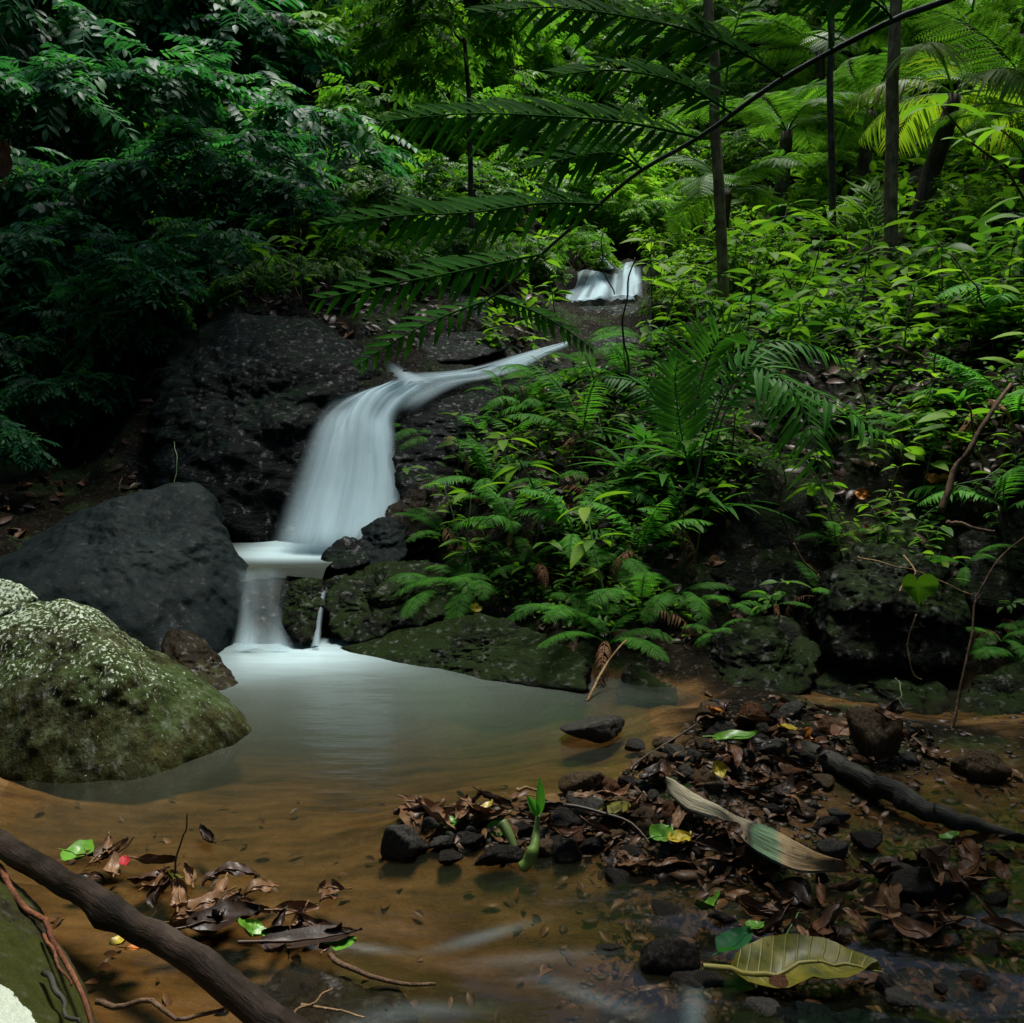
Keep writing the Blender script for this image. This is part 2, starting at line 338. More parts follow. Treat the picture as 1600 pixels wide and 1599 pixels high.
soil = t.mix(t.ramp(n3, [(.5, 0), (.62, 1)]), soil, t.ramp(n2, [(.3, (.008, .014, .005)), (.7, (.03, .05, .014))]))
sv = t.mapped((3.0, 9.0, 1.0), (0, 0, .12)); sn = t.noise(1.5, 5, .55, sv)
sandc = t.ramp(sn, [(.3, (.04, .022, .008)), (.48, (.11, .062, .022)), (.72, (.19, .112, .046))]); sandc = t.mix(.35, sandc, n2, 'OVERLAY')
sandc = t.mix(t.ramp(t.noise(3.2, 6, .65, t.mapped((1.2, 3.4, 1.0), (0, 0, .15))), [(.58, 0), (.72, .75)]), sandc, (.035, .024, .014))
rockc = t.mix(.7, t.ramp(t.noise(5, 8, .65, t.mapped((1, 1, 2.5), (.3, .4, 0))), [(.3, (.002, .003, .003)), (.55, (.009, .011, .009)), (.75, (.02, .022, .012))]), n2, 'OVERLAY')
c = t.mix(t.attr('rock'), t.mix(t.attr('sand'), soil, sandc), rockc)
rg = t.mix(t.attr('rock'), .7, t.ramp(n2, [(.3, .3), (.75, .6)]))
hh = t.math('ADD', n1, t.math('MULTIPLY', n2, .6))
GROUND = t.done(t.bsdf(c, rg, t.bump(hh, .7, .04), spec=t.ramp(t.noise(40, 4, .6), [(.56, .02), (.7, .3)])))
g = MB().add(np.stack([fx, fy, hz], 1), [quads]); gme = g.mesh('ground', GROUND)
attr(gme, 'sand', sand); attr(gme, 'rock', rockm)
tag(link('ground', gme), kind='structure')

# ---------------------------------------------------------------- water
def water_mat(name, murk, rough=.16, refl=1.0):
    t = NT(name)
    tr = t.n('BsdfTransparent', {'Color': (.86, .8, .66, 1)}).outputs[0]
    mk = t.n('BsdfDiffuse', {'Color': (*murk, 1)}).outputs[0]
    body = t.n('MixShader', {0: t.attr('murk'), 1: tr, 2: mk}).outputs[0]
    wv = t.mapped((1.2, 4.0, 1)); foamn = t.ramp(t.noise(2.4, 4, .5, wv), [(.25, .85), (.7, 1.08)])
    fo = t.n('BsdfDiffuse', {'Color': (.5, .66, .69, 1)}).outputs[0]
    body = t.n('MixShader', {0: t.math('MULTIPLY', t.attr('foam'), foamn, clamp=True), 1: body, 2: fo}).outputs[0]
    b = t.bump(t.noise(3.0, 3, .5, t.mapped((1.5, 5, 1), (0, 0, .2))), .12, .03)
    gl = t.n('BsdfGlossy', {'Color': (1, 1, 1, 1), 'Roughness': rough, 'Normal': b}).outputs[0]
    fr = t.n('Fresnel', {'IOR': 1.33, 'Normal': b}).outputs[0]
    return t.done(t.n('MixShader', {0: t.math('MULTIPLY', fr, refl), 1: body, 2: gl}).outputs[0])
WATER = water_mat('stream_water', (.036, .038, .017)); WATER2 = water_mat('plunge_water', (.06, .072, .058), .3, .06)
def water(name, x0, x1, y0, y1, z, step, mat, foam_fn, k, wave=None, mask=None):
    X = np.arange(x0, x1, step); Y = np.arange(y0, y1, step); a, b = np.meshgrid(X, Y, indexing='ij'); a, b = a.ravel(), b.ravel()
    zz = np.full(len(a), z) + (wave(a, b) if wave is not None else 0); dep = zz - H(a, b)
    q = (np.arange(len(X) - 1)[:, None] * len(Y) + np.arange(len(Y) - 1)[None, :]).ravel()
    f = np.stack([q, q + len(Y), q + len(Y) + 1, q + 1], 1); f = f[(dep[f] > -.03).any(1)]
    if mask is not None: f = f[mask(a, b)[f].all(1)]
    u, inv = np.unique(f, return_inverse=True); f = inv.reshape(f.shape)
    me = MB().add(np.stack([a, b, zz], 1)[u], [f]).mesh(name, mat)
    attr(me, 'murk', (1 - np.exp(-np.maximum(dep[u], 0) * k)) * (.25 + .75 * smoothstep(1.75, 2.35, b[u]))); attr(me, 'foam', foam_fn(a[u], b[u], dep[u]))
    return tag(link(name, me), kind='structure')
fc = G(430, 1022)
def foam_low(x, y, d):
    r = np.hypot((x - fc[0] - .15) / .64, (y - fc[1] + .0) / .44); th = .5 * fbm(np.stack([x * 1.4, y * 3, 0 * x], 1), 3)
    f = .8 * np.exp(-(r * (1 + .25 * th)) ** 2 * 2.2)
    r2 = np.hypot((x - fc[0] - .5) / 1.1, (y - fc[1] + .25) / .8); f = f + .1 * np.exp(-r2 ** 2 * 1.3)
    # pale streaks where the stream quickens at the outlet
    for (px, py, L, ww, ang, am) in ((770, 1462, .09, .016, .5, .16), (1085, 1580, .08, .018, 1.35, .22), (925, 1555, .11, .014, -.5, .16), (570, 1480, .07, .013, -.2, .2), (650, 1585, .12, .018, .2, .1), (720, 1470, .08, .013, .45, .1), (840, 1500, .14, .018, .1, .08)):
        c = G(px, py); u = (x - c[0]) * math.cos(ang) + (y - c[1]) * math.sin(ang); v = -(x - c[0]) * math.sin(ang) + (y - c[1]) * math.cos(ang)
        f = f + .62 * am * np.exp(-(u / L) ** 2 - (v / ww) ** 2)
    return np.clip(f, 0, .95)
def wave(x, y):
    a = smoothstep(2.05, 1.75, y)
    return a * (.006 * np.sin(x * 9 + y * 14) + .008 * vnoise(np.stack([x * 5, y * 9, 0 * x], 1)))
water('stream', -2.4, 2.6, .3, 4.5, 0.0, .015, WATER, foam_low, 5.5, wave)
def foam_up(x, y, d):
    return np.clip(.85 * smoothstep(4.66, 5.02, y + .06 * np.sin(x * 4)) * smoothstep(-1.7, -1.3, x), 0, .95)
water('plunge_pool', -1.8, -.925, 4.4, 5.5, .3, .02, WATER2, foam_up, 6, lambda x, y: -.045 * smoothstep(4.54, 4.4, y + .02 * np.sin(x * 14)), lambda x, y: y > 4.42 + .025 * np.sin(x * 11 + .5))

t = NT('falling_water')
uv = t.n('UVMap', uv_map='uv').outputs[0]
s1 = t.noise(1.0, 4, .55, t.mapped((15, .8, 1), vec=uv)); s2 = t.noise(1.0, 3, .5, t.mapped((7, .6, 1), vec=uv))
a = t.math('MULTIPLY', t.attr('dens'), t.math('MULTIPLY_ADD', s1, .45, t.math('MULTIPLY_ADD', s2, .95, .0)), clamp=True)
a = t.math('MULTIPLY', a, 1.15, clamp=True)
df = t.n('BsdfDiffuse', {'Color': (.58, .74, .79, 1)}).outputs[0]; tl = t.n('BsdfTranslucent', {'Color': (.58, .74, .79, 1)}).outputs[0]
FALL = t.done(t.n('MixShader', {0: a, 1: t.n('BsdfTransparent').outputs[0], 2: t.n('MixShader', {0: .35, 1: df, 2: tl}).outputs[0]}).outputs[0])
def resample(P, n):
    P = np.asarray(P, float); d = np.concatenate([[0], np.cumsum(np.linalg.norm(np.diff(P, axis=0), axis=1))]); d /= d[-1]
    m = len(P); s = np.linspace(0, 1, n)
    def cr(i, t):
        p0, p1, p2, p3 = P[np.clip(i - 1, 0, m - 1)], P[i], P[np.clip(i + 1, 0, m - 1)], P[np.clip(i + 2, 0, m - 1)]; t = t[:, None]
        return .5 * (2 * p1 + (p2 - p0) * t + (2 * p0 - 5 * p1 + 4 * p2 - p3) * t * t + (3 * p1 - p0 - 3 * p2 + p3) * t ** 3)
    i = np.clip(np.searchsorted(d, s, side='right') - 1, 0, m - 2); return cr(i, (s - d[i]) / (d[i + 1] - d[i]))
def sheet(L, Rr, nu, nv, dens, bulge=.04, layers=2, gap=.035, sx=1.0, seed=0):
    """a veil of falling water between its two edges, in a few layers that follow the rock"""
    mb = MB(); uvs = []; ds = []; A, B = resample(L, nv), resample(Rr, nv)
    u = np.linspace(0, 1, nu); v = np.linspace(0, 1, nv)
    for k in range(layers):
        P = A[None] * (1 - u[:, None, None]) + B[None] * u[:, None, None]
        tu = np.gradient(P, axis=0); tv = np.gradient(P, axis=1); N = norm(np.cross(tu, tv)); N[N[..., 1] > 0] *= -1
        uu, vv = np.meshgrid(u, v, indexing='ij')
        q = np.stack([uu * 6 * sx, vv * 1.3, uu * 0 + k * 3.7 + seed], -1).reshape(-1, 3)
        off = bulge * np.sin(np.pi * uu) + k * gap + .035 * fbm(q, 3).reshape(uu.shape) * min(1, bulge * 25)
        P = P + N * off[..., None]
        i = (np.arange(nu - 1)[:, None] * nv + np.arange(nv - 1)[None]).ravel()
        mb.add(P.reshape(-1, 3), [np.stack([i, i + nv, i + nv + 1, i + 1], 1)])
        uvs.append(np.stack([uu * sx + k * .37 + seed, vv], -1).reshape(-1, 2)); ds.append(dens(uu, vv, k).ravel())
    me = mb.mesh('water_sheet', FALL); attr(me, 'dens', np.clip(np.concatenate(ds), 0, 1))
    ul = me.uv_layers.new(name='uv'); UV = np.concatenate(uvs); li = np.empty(len(me.loops), np.int32); me.loops.foreach_get('vertex_index', li)
    ul.data.foreach_set('uv', UV[li].astype(np.float32).ravel()); return me
def join_sheets(name, sheets, label):
    o = link(name, sheets[0]); bmx = bmesh.new()
    for m in sheets: bmx.from_mesh(m)
    me = bpy.data.meshes.new(name); bmx.to_mesh(me); bmx.free(); me.materials.append(FALL); o.data = me
    return tag(o, label, 'waterfall', kind='structure')
edge = lambda u, a, b: smoothstep(0, a, u) * smoothstep(1, 1 - b, u)
Lm = [W(552, 622, 5.95), W(522, 640, 5.85), W(490, 668, 5.65), W(472, 710, 5.5), W(445, 790, 5.3), W(415, 882, 5.0)]
Rm = [W(672, 612, 6.15), W(636, 640, 5.95), W(618, 668, 5.8), W(622, 700, 5.62), W(634, 770, 5.35), W(634, 892, 4.85)]
def dens_main(u, v, k):
    d = edge(u, .42 - .04 * v, .22) * (1.25 - .1 * k) * (1 - .22 * smoothstep(.45, .8, v))
    d = d * smoothstep(1.0, .86, v) * smoothstep(0, .06, v)
    hole = np.exp(-((u - .3) / .13) ** 2 - ((v - .2) / .1) ** 2) * .85       # the rock knob that splits the lip
    return d * (1 - hole)
Lc = [W(562, 634, 5.85), W(590, 612, 6.05), W(628, 590, 6.3), W(690, 584, 6.6), W(740, 576, 6.85), W(800, 558, 7.25), W(850, 544, 7.7), W(888, 536, 8.1)]
Rc = [W(650, 652, 5.8), W(670, 634, 5.9), W(700, 616, 6.05), W(735, 602, 6.25), W(775, 594, 6.55), W(815, 580, 7.0), W(850, 560, 7.5), W(890, 542, 8.0)]
def dens_chute(u, v, k):
    return edge(u, .25, .25) * (.8 - .2 * k) * smoothstep(0, .12, v) * smoothstep(1, .93, v) * (.6 + .55 * vnoise(np.stack([u * 5, v * 7, u * 0 + k], -1).reshape(-1, 3)).reshape(u.shape) * (v < .5) + .4 * smoothstep(.4, .6, v))
Lt = [W(598, 566, 6.75), W(604, 582, 6.6), W(622, 604, 6.3)]; Rt = [W(622, 566, 6.75), W(644, 580, 6.6), W(690, 600, 6.35)]
join_sheets('waterfall', [sheet(Lm, Rm, 44, 80, dens_main, .06, 3), sheet(Lc, Rc, 30, 80, dens_chute, .02, 2, .02, .8, 3), sheet(Lt, Rt, 8, 14, lambda u, v, k: edge(u, .45, .45) * .75 * smoothstep(0, .6, v), .01, 1, 0, .2, 5)], 'main veil of white water dropping into the plunge pool, with its chute')
Lu = [W(900, 428, 11.4), W(888, 448, 11.0), W(868, 478, 10.3)]; Ru = [W(965, 436, 11.3), W(960, 450, 11.0), W(955, 470, 10.5)]
Lu2 = [W(962, 420, 11.5), W(955, 440, 11.1), W(950, 470, 10.6)]; Ru2 = [W(1004, 420, 11.4), W(1005, 440, 11.0), W(1006, 470, 10.5)]
Lu3 = [W(936, 402, 11.9), W(944, 416, 11.6), W(950, 436, 11.3)]; Ru3 = [W(946, 402, 11.9), W(958, 416, 11.6), W(990, 434, 11.3)]
dn = lambda u, v, k: edge(u, .2, .2) * (1.0 - .2 * k) * (.35 + .65 * smoothstep(.35, .6, .5 + .5 * vnoise(np.stack([u * 9, v * 1.5, u * 0], -1).reshape(-1, 3)).reshape(u.shape)))
join_sheets('upper_waterfall', [sheet(Lu, Ru, 24, 30, dn, .04, 2, .03, .8, 7), sheet(Lu2, Ru2, 24, 30, dn, .04, 2, .03, .8, 9), sheet(Lu3, Ru3, 8, 16, lambda u, v, k: edge(u, .3, .3) * .9, .02, 1, 0, .3, 11)], 'small upper fall of white water high up the stream behind leaves')
# the low cascade out of the plunge pool, and its two trickles
La = [W(362, 893, 4.46), W(368, 925, 4.34), W(366, 985, 4.18), W(356, 1022, 4.06)]; Ra = [W(456, 895, 4.46), W(450, 930, 4.34), W(448, 990, 4.18), W(456, 1022, 4.06)]
Lb = [W(374, 905, 4.46), W(372, 950, 4.3), W(362, 1020, 4.06)]; Rb = [W(394, 905, 4.46), W(396, 950, 4.3), W(404, 1020, 4.06)]
Ld = [W(500, 922, 4.42), W(495, 950, 4.3), W(488, 985, 4.2), W(484, 1012, 4.1)]; Rd = [W(512, 918, 4.42), W(506, 950, 4.3), W(503, 985, 4.2), W(502, 1012, 4.1)]
Le = [W(424, 950, 4.3), W(418, 985, 4.19), W(408, 1020, 4.06)]; Re = [W(444, 950, 4.3), W(452, 985, 4.19), W(466, 1020, 4.06)]
join_sheets('low_cascade', [sheet(La, Ra, 24, 36, lambda u, v, k: edge(u, .25, .3) * (.2 + .25 * smoothstep(.55, 1, v)) * smoothstep(0, .15, v), .03, 1, 0, .6, 13), sheet(Lb, Rb, 6, 20, lambda u, v, k: edge(u, .5, .5) * (.12 + .45 * v ** 2), .01, 1, 0, .2, 15),
    sheet(Ld, Rd, 8, 30, lambda u, v, k: edge(u, .4, .4) * (.45 + .4 * v), .01, 1, 0, .2, 17), sheet(Le, Re, 8, 14, lambda u, v, k: edge(u, .5, .5) * (.08 + .55 * v ** 2), .01, 1, 0, .3, 19)], 'thin low cascade and trickles falling from the plunge pool into the brown pool')

# ---------------------------------------------------------------- rocks
ICO = {}
def ico(n):
    if n not in ICO:
        b = bmesh.new(); bmesh.ops.create_icosphere(b, subdivisions=n, radius=1); b.verts.ensure_lookup_table()
        ICO[n] = (np.array([v.co[:] for v in b.verts]), np.array([[v.index for v in f.verts] for f in b.faces])); b.free()
    return ICO[n]
def hull_planes(P):
    b = bmesh.new()
    for p in P: b.verts.new(p)
    r = bmesh.ops.convex_hull(b, input=b.verts); N = []; D = []
    b.normal_update(); c = P.mean(0)
    for f in b.faces:
        n = np.array(f.normal[:]); d = float(np.dot(n, np.array(f.verts[0].co[:]) - c))
        if f.calc_area() < 1e-7: continue
        if d < 0: n, d = -n, -d
        N.append(n); D.append(max(d, 1e-3))
    b.free(); return c, np.array(N), np.array(D)
def rock_verts(P, sub=6, k=14, amp=.03, freq=3.0, fine=.008, seed=0, grow=1.03, aniso=None, ridge=0):
    P = np.asarray(P, float); c, N, D = hull_planes(P); d, F_ = ico(sub)
    s = np.maximum(d @ N.T, 0) / D[None]
    r = grow * (np.sum(s ** k, 1)) ** (-1.0 / k)
    v = d * r[:, None]; q = v * (aniso if aniso is not None else 1) + c + seed * 3.1
    n = amp * fbm(q * freq, 5, .5) + fine * fbm(q * freq * 7, 3)
    if ridge: n = n - ridge * np.abs(fbm(q * freq * 1.3 + 9, 4))
    return c, v + d * n[:, None], F_
def rock(name, P, mat, label, cat='rock', **kw):
    kw['grow'] = kw.get('grow', 1.03) * 1.04; c, v, f = rock_verts(P, **kw); o = MB().add(v, [f]).build(name, mat, loc=c); return tag(o, label, cat)
def pix(*pts): return np.array([W(*p) for p in pts])
rock('boulder', pix((-60, 900, 4.5), (0, 878, 4.6), (60, 858, 4.7), (112, 828, 4.75), (165, 784, 4.75), (192, 770, 4.75), (240, 774, 4.8), (292, 765, 4.8), (322, 774, 4.75), (346, 806, 4.7), (358, 856, 4.6), (374, 895, 4.5), (383, 950, 4.35), (376, 990, 4.25), (345, 1020, 4.1), (300, 1020, 3.9), (180, 1020, 3.85), (60, 1000, 3.85), (-60, 960, 3.9),
    (150, 870, 4.25), (300, 860, 4.3), (330, 930, 4.15), (200, 770, 5.4), (310, 790, 5.3), (0, 900, 5.3), (340, 1040, 4.4), (0, 1060, 4.4), (380, 980, 4.8)), ROCK_GREY, 'large smooth blue grey boulder with a flat top left of the waterfall', 'boulder', sub=7, k=22, amp=.055, freq=3.0, fine=.006, seed=1, grow=1.02)
rock('boulder', pix((-120, 940, 3.2), (20, 930, 3.2), (60, 930, 3.15), (110, 932, 3.15), (160, 955, 3.2), (220, 990, 3.2), (290, 1035, 3.25), (340, 1072, 3.25), (385, 1105, 3.2), (408, 1130, 3.1), (400, 1150, 3.05), (330, 1185, 2.9), (240, 1218, 2.72), (150, 1232, 2.66), (0, 1225, 2.68), (-120, 1225, 2.7), (60, 1040, 2.85), (200, 1060, 2.85), (300, 1110, 2.95), (-100, 980, 3.7), (150, 1000, 3.75), (330, 1110, 3.7), (100, 1260, 3.0), (300, 1230, 3.3)),
    ROCK_LICHEN, 'mossy boulder flecked with white lichen at the edge of the brown pool', 'boulder', sub=7, k=18, amp=.035, freq=3.2, fine=.006, seed=2, grow=1.06)
rock('rock', pix((-60, 900, 3.2), (0, 902, 3.2), (40, 912, 3.2), (64, 935, 3.2), (20, 960, 3.05), (-60, 985, 3.0), (0, 940, 3.5), (-60, 930, 3.6), (40, 960, 3.4)), ROCK_LICHEN, 'small lichen covered rock perched on the mossy boulder at the photo edge', sub=6, k=10, amp=.015, freq=6, fine=.004, seed=3)
rock('rock', pix((262, 985, 3.75), (285, 980, 3.75), (330, 1012, 3.75), (365, 1055, 3.65), (392, 1090, 3.55), (340, 1110, 3.4), (290, 1060, 3.5), (250, 1030, 3.6), (300, 1080, 3.9), (380, 1110, 3.9)), ROCK_BROWN, 'brown rib of rock wedged between the grey boulder and the mossy boulder', sub=6, k=14, amp=.025, freq=5, seed=4)
PP = pix((-40, 1335, 2.2), (0, 1350, 2.1), (62, 1425, 1.9), (110, 1500, 1.75), (152, 1600, 1.58), (160, 1660, 1.5), (-300, 1270, 2.2), (-300, 1330, 1.9), (-150, 1400, 1.6), (-300, 1500, 1.45), (20, 1640, 1.35), (-250, 1700, 1.3), (0, 1480, 2.2), (150, 1680, 1.8))
_c, _v, _f = rock_verts(PP, sub=7, k=16, amp=.012, freq=5, fine=.004, seed=5, grow=1.07); _v = _v + _c; _v = _v[_v[:, 1] > .3]; _qx, _qy = PX(_v.T); _m = np.hypot(_qx + 4, _qy - 1562) < 14
PATCH = _v[_m][np.argmin(_v[_m][:, 1])] if _m.any() else W(0, 1562, 1.6)
ROCK_PALE = rock_mat('pale_patched_rock', (.012, .011, .006), (.045, .042, .022), moss=((.03, .034, .008), .7), rough=(.4, .7), scale=4, patch=((.42, .47, .38), tuple(PATCH - PP.mean(0)), .085))
rock('rock', pix((-40, 1335, 2.2), (0, 1350, 2.1), (62, 1425, 1.9), (110, 1500, 1.75), (152, 1600, 1.58), (160, 1660, 1.5), (-300, 1270, 2.2), (-300, 1330, 1.9), (-150, 1400, 1.6), (-300, 1500, 1.45), (20, 1640, 1.35), (-250, 1700, 1.3), (0, 1480, 2.2), (150, 1680, 1.8)), ROCK_PALE, 'sloping olive rock with a white lichen patch under the reddish roots', sub=7, k=16, amp=.012, freq=5, fine=.004, seed=5)
for k, (P, lab, m) in enumerate((((( 380, 1545, .0), (440, 1500, .022), (540, 1496, .028), (630, 1530, .018), (665, 1590, .0), (600, 1640, .01), (460, 1650, .02), (390, 1610, .0)), 'flat olive brown rock just breaking the water right of the branch end', ROCK_BROWN), (((1120, 1580, -.01), (1200, 1560, .01), (1350, 1570, .014), (1480, 1590, .008), (1500, 1650, .0), (1200, 1660, .0)), 'broad dark rock under the water below the big olive leaf', ROCK_WET))):
    A_ = np.array([G(*p) for p in P]); rock('rock', np.concatenate([A_, A_ - [0, 0, .14]]), m, lab, sub=6, k=9, amp=.028, freq=6, fine=.005, seed=70 + k, grow=1.0)
rock('rock', pix((360, 905, 4.47), (410, 903, 4.47), (458, 908, 4.47), (455, 950, 4.36), (452, 1000, 4.24), (450, 1040, 4.14), (360, 1040, 4.14), (362, 990, 4.24), (362, 940, 4.36), (400, 980, 4.24), (360, 930, 4.8), (460, 930, 4.8), (410, 1060, 4.5)), ROCK_BROWN, 'smooth brown rock step under the thin veil of the low cascade', sub=6, k=16, amp=.03, freq=4, fine=.006, seed=81, grow=.97)
rock('rock', pix((492, 912, 4.52), (512, 897, 4.56), (548, 890, 4.62), (560, 925, 4.5), (520, 960, 4.36), (498, 950, 4.4), (525, 915, 4.85), (505, 990, 4.4)), ROCK_MOSS, 'dark rock in the notch where the right trickle leaves the plunge pool', sub=6, k=11, amp=.025, freq=6, fine=.006, seed=82, grow=.98)
# the rock walls by the fall
rock('cliff', pix((225, 600, 6.3), (250, 545, 6.6), (330, 490, 6.9), (440, 480, 6.9), (530, 515, 6.7), (590, 560, 6.6), (575, 620, 6.3), (520, 650, 5.95), (488, 700, 5.8), (462, 790, 5.55), (440, 860, 5.4), (350, 875, 5.25), (280, 800, 5.4), (230, 700, 5.8), (330, 640, 5.85), (420, 640, 5.8), (250, 850, 5.8), (560, 640, 7.4), (250, 560, 7.8), (500, 510, 7.8), (400, 900, 6.2)), ROCK_WET,
    'dark wet rock face rising left of the main waterfall', sub=7, k=11, amp=.12, freq=1.6, fine=.012, seed=6, ridge=.022, aniso=np.array([1, .6, 1.7]))
rock('rock_ledge', pix((606, 672, 5.7), (628, 648, 5.95), (690, 622, 6.1), (750, 604, 6.35), (806, 596, 6.6), (830, 640, 6.2), (780, 690, 5.7), (700, 740, 5.35), (640, 800, 5.1), (622, 780, 5.2), (612, 720, 5.45), (680, 690, 5.55), (640, 700, 6.6), (800, 640, 7), (720, 820, 5.6)), ROCK_WET,
    'dark layered rock ledge right of the main waterfall', sub=7, k=12, amp=.06, freq=2.6, fine=.01, seed=7, ridge=.02, aniso=np.array([.6, .8, 2.4]))
rock('rock', pix((505, 875, 4.8), (520, 848, 4.85), (548, 838, 4.9), (572, 850, 4.85), (578, 880, 4.7), (540, 895, 4.65), (512, 890, 4.65), (545, 870, 5.1)), ROCK_WET, 'rounded dark rock at the foot of the main waterfall', sub=6, k=8, amp=.02, freq=5, seed=8)
rock('rock', pix((552, 838, 4.95), (580, 812, 5.0), (612, 806, 5.0), (634, 824, 4.95), (640, 870, 4.8), (590, 890, 4.7), (556, 880, 4.75), (600, 850, 5.3)), ROCK_GREY, 'grey rock with a worn top beside the foot of the main waterfall', sub=6, k=9, amp=.03, freq=5, seed=9)
rock('rock', pix((602, 800, 5.1), (640, 770, 5.2), (690, 745, 5.3), (720, 770, 5.2), (690, 830, 4.9), (630, 850, 4.85), (650, 800, 5.5)), ROCK_BROWN, 'brownish rock half bare above the grey rock near the fall', sub=6, k=9, amp=.04, freq=4, seed=10, ridge=.02)
rock('rock', pix((440, 915, 4.42), (465, 903, 4.45), (500, 900, 4.45), (512, 912, 4.42), (508, 950, 4.3), (498, 1000, 4.15), (462, 1008, 4.1), (448, 985, 4.18), (438, 950, 4.3), (475, 930, 4.3), (470, 960, 4.75), (505, 980, 4.6)), ROCK_MOSS, 'small mossy rock splitting the low cascade', sub=6, k=14, amp=.015, freq=6, seed=11)
rock('rock_ledge', pix((503, 985, 4.2), (508, 940, 4.38), (525, 905, 4.55), (580, 880, 4.7), (650, 870, 4.7), (720, 900, 4.5), (720, 960, 4.2), (640, 985, 4.15), (540, 1012, 4.12), (510, 1010, 4.12), (560, 900, 5.1), (700, 920, 5.0)), ROCK_MOSS, 'mossy rock shelf right of the low cascade', sub=7, k=13, amp=.05, freq=5, fine=.01, seed=12, ridge=.02)
rock('rock_ledge', pix((520, 1022, 4.08), (600, 990, 4.15), (700, 965, 4.15), (800, 975, 4.0), (870, 1000, 3.8), (915, 1040, 3.6), (910, 1085, 3.45), (840, 1078, 3.52), (740, 1052, 3.75), (620, 1040, 3.95), (700, 1000, 4.5), (880, 1040, 4.2)), ROCK_MOSS, 'long low rock shelf along the far shore of the brown pool', sub=7, k=14, amp=.035, freq=5, fine=.01, seed=13, ridge=.025, aniso=np.array([.6, 1, 2]))
for k, (px, py, Y, r) in enumerate(((618, 622, 6.02, 20), (648, 604, 6.2, 16), (548, 668, 5.62, 22), (690, 598, 6.45, 13))):
    P = W(px, py, Y) + norm(np.random.default_rng(60 + k).standard_normal((14, 3))) * (r / F * Y) * np.array([1.3, 1, .7])
    rock('rock', P, ROCK_WET, ('dark stone parting the water at the top of the main waterfall', 'small dark stone in the bend of the chute', 'dark knob of rock splitting the left lip of the main waterfall', 'smallest dark stone in the chute')[k], sub=5, k=9, amp=.012, freq=8, seed=60 + k)
rock('rock', pix((860, 490, 10.2), (900, 478, 10.4), (960, 474, 10.4), (1005, 478, 10.3), (1030, 500, 10.0), (1000, 530, 9.5), (920, 535, 9.4), (870, 520, 9.7), (940, 500, 11)), ROCK_WET, 'wide dark wet rock under the small upper fall', sub=6, k=9, amp=.08, freq=2, seed=14)
rock('rock', pix((835, 470, 10.9), (870, 440, 11.2), (900, 440, 11.2), (895, 470, 10.8), (860, 490, 10.5), (870, 460, 11.8)), ROCK_WET, 'dark rock left of the small upper fall', sub=5, k=9, amp=.06, freq=2, seed=15)
rock('rock', pix((900, 540, 8.6), (960, 520, 8.9), (1030, 515, 8.9), (1045, 540, 8.5), (980, 565, 8.0), (910, 560, 8.2), (980, 540, 9.4)), ROCK_WET, 'shiny wet rock between the chute and the upper fall', sub=6, k=9, amp=.07, freq=2.4, seed=16, ridge=.03)
for k, P in enumerate((((820, 520, 9.6), (850, 500, 9.9), (880, 510, 9.7), (885, 535, 9.2), (840, 540, 9.0), (850, 515, 10.3)), ((1000, 480, 10.2), (1030, 460, 10.4), (1060, 480, 10.0), (1050, 520, 9.4), (1010, 525, 9.4), (1030, 490, 10.8)), ((640, 545, 7.2), (700, 520, 7.6), (780, 520, 7.9), (800, 545, 7.6), (720, 570, 7.1), (660, 570, 7.0), (720, 530, 8.3)), ((600, 480, 8.0), (680, 455, 8.6), (760, 470, 8.8), (760, 520, 8.1), (660, 530, 7.7), (680, 480, 9.2)))):
    rock('rock', pix(*P), ROCK_WET, ('dark rock left of the wide wet rock under the upper fall', 'dark rock right of the upper fall beside the light leaves', 'long dark slab just above the chute', 'broad dark rock on the slope above the chute')[k], sub=6, k=10, amp=.06, freq=2.6, seed=40 + k, ridge=.014, aniso=np.array([.6, .8, 2]))
# right bank rocks
rock('boulder', pix((1130, 830, 4.25), (1180, 765, 4.4), (1250, 740, 4.5), (1290, 790, 4.35), (1300, 870, 4.15), (1240, 950, 3.95), (1150, 940, 4.0), (1110, 890, 4.1), (1200, 850, 4.8)), ROCK_MOSS, 'steep black rock in the right bank under the tips of the largest fern', 'boulder', sub=6, k=10, amp=.06, freq=3.4, fine=.01, seed=51, ridge=.02)
rock('boulder', pix((1500, 850, 4.1), (1540, 800, 4.2), (1620, 790, 4.2), (1650, 880, 4.0), (1600, 960, 3.8), (1520, 940, 3.85), (1580, 870, 4.6)), ROCK_MOSS, 'dark mossy boulder at the right edge under the slanting root', 'boulder', sub=6, k=10, amp=.05, freq=3.4, fine=.01, seed=52)
rock('boulder', pix((960, 1090, 3.55), (985, 1040, 3.7), (1040, 1020, 3.8), (1090, 1045, 3.7), (1105, 1090, 3.5), (1040, 1100, 3.45), (1040, 1060, 4.2)), ROCK_MOSS, 'low black rock at the waterline below the lacy ferns', 'boulder', sub=6, k=10, amp=.04, freq=4, seed=53)
rock('boulder', pix((1262, 960, 3.75), (1290, 905, 3.85), (1335, 858, 3.95), (1385, 850, 3.95), (1440, 878, 3.9), (1500, 925, 3.8), (1510, 985, 3.65), (1490, 1040, 3.6), (1400, 1040, 3.5), (1300, 1030, 3.55), (1370, 930, 3.6), (1380, 900, 4.8), (1280, 1000, 4.4)), ROCK_MOSS, 'domed mossy boulder in the right bank with ivy leaf hanging in front', 'boulder', sub=7, k=14, amp=.06, freq=3.4, fine=.012, seed=17, ridge=.012)
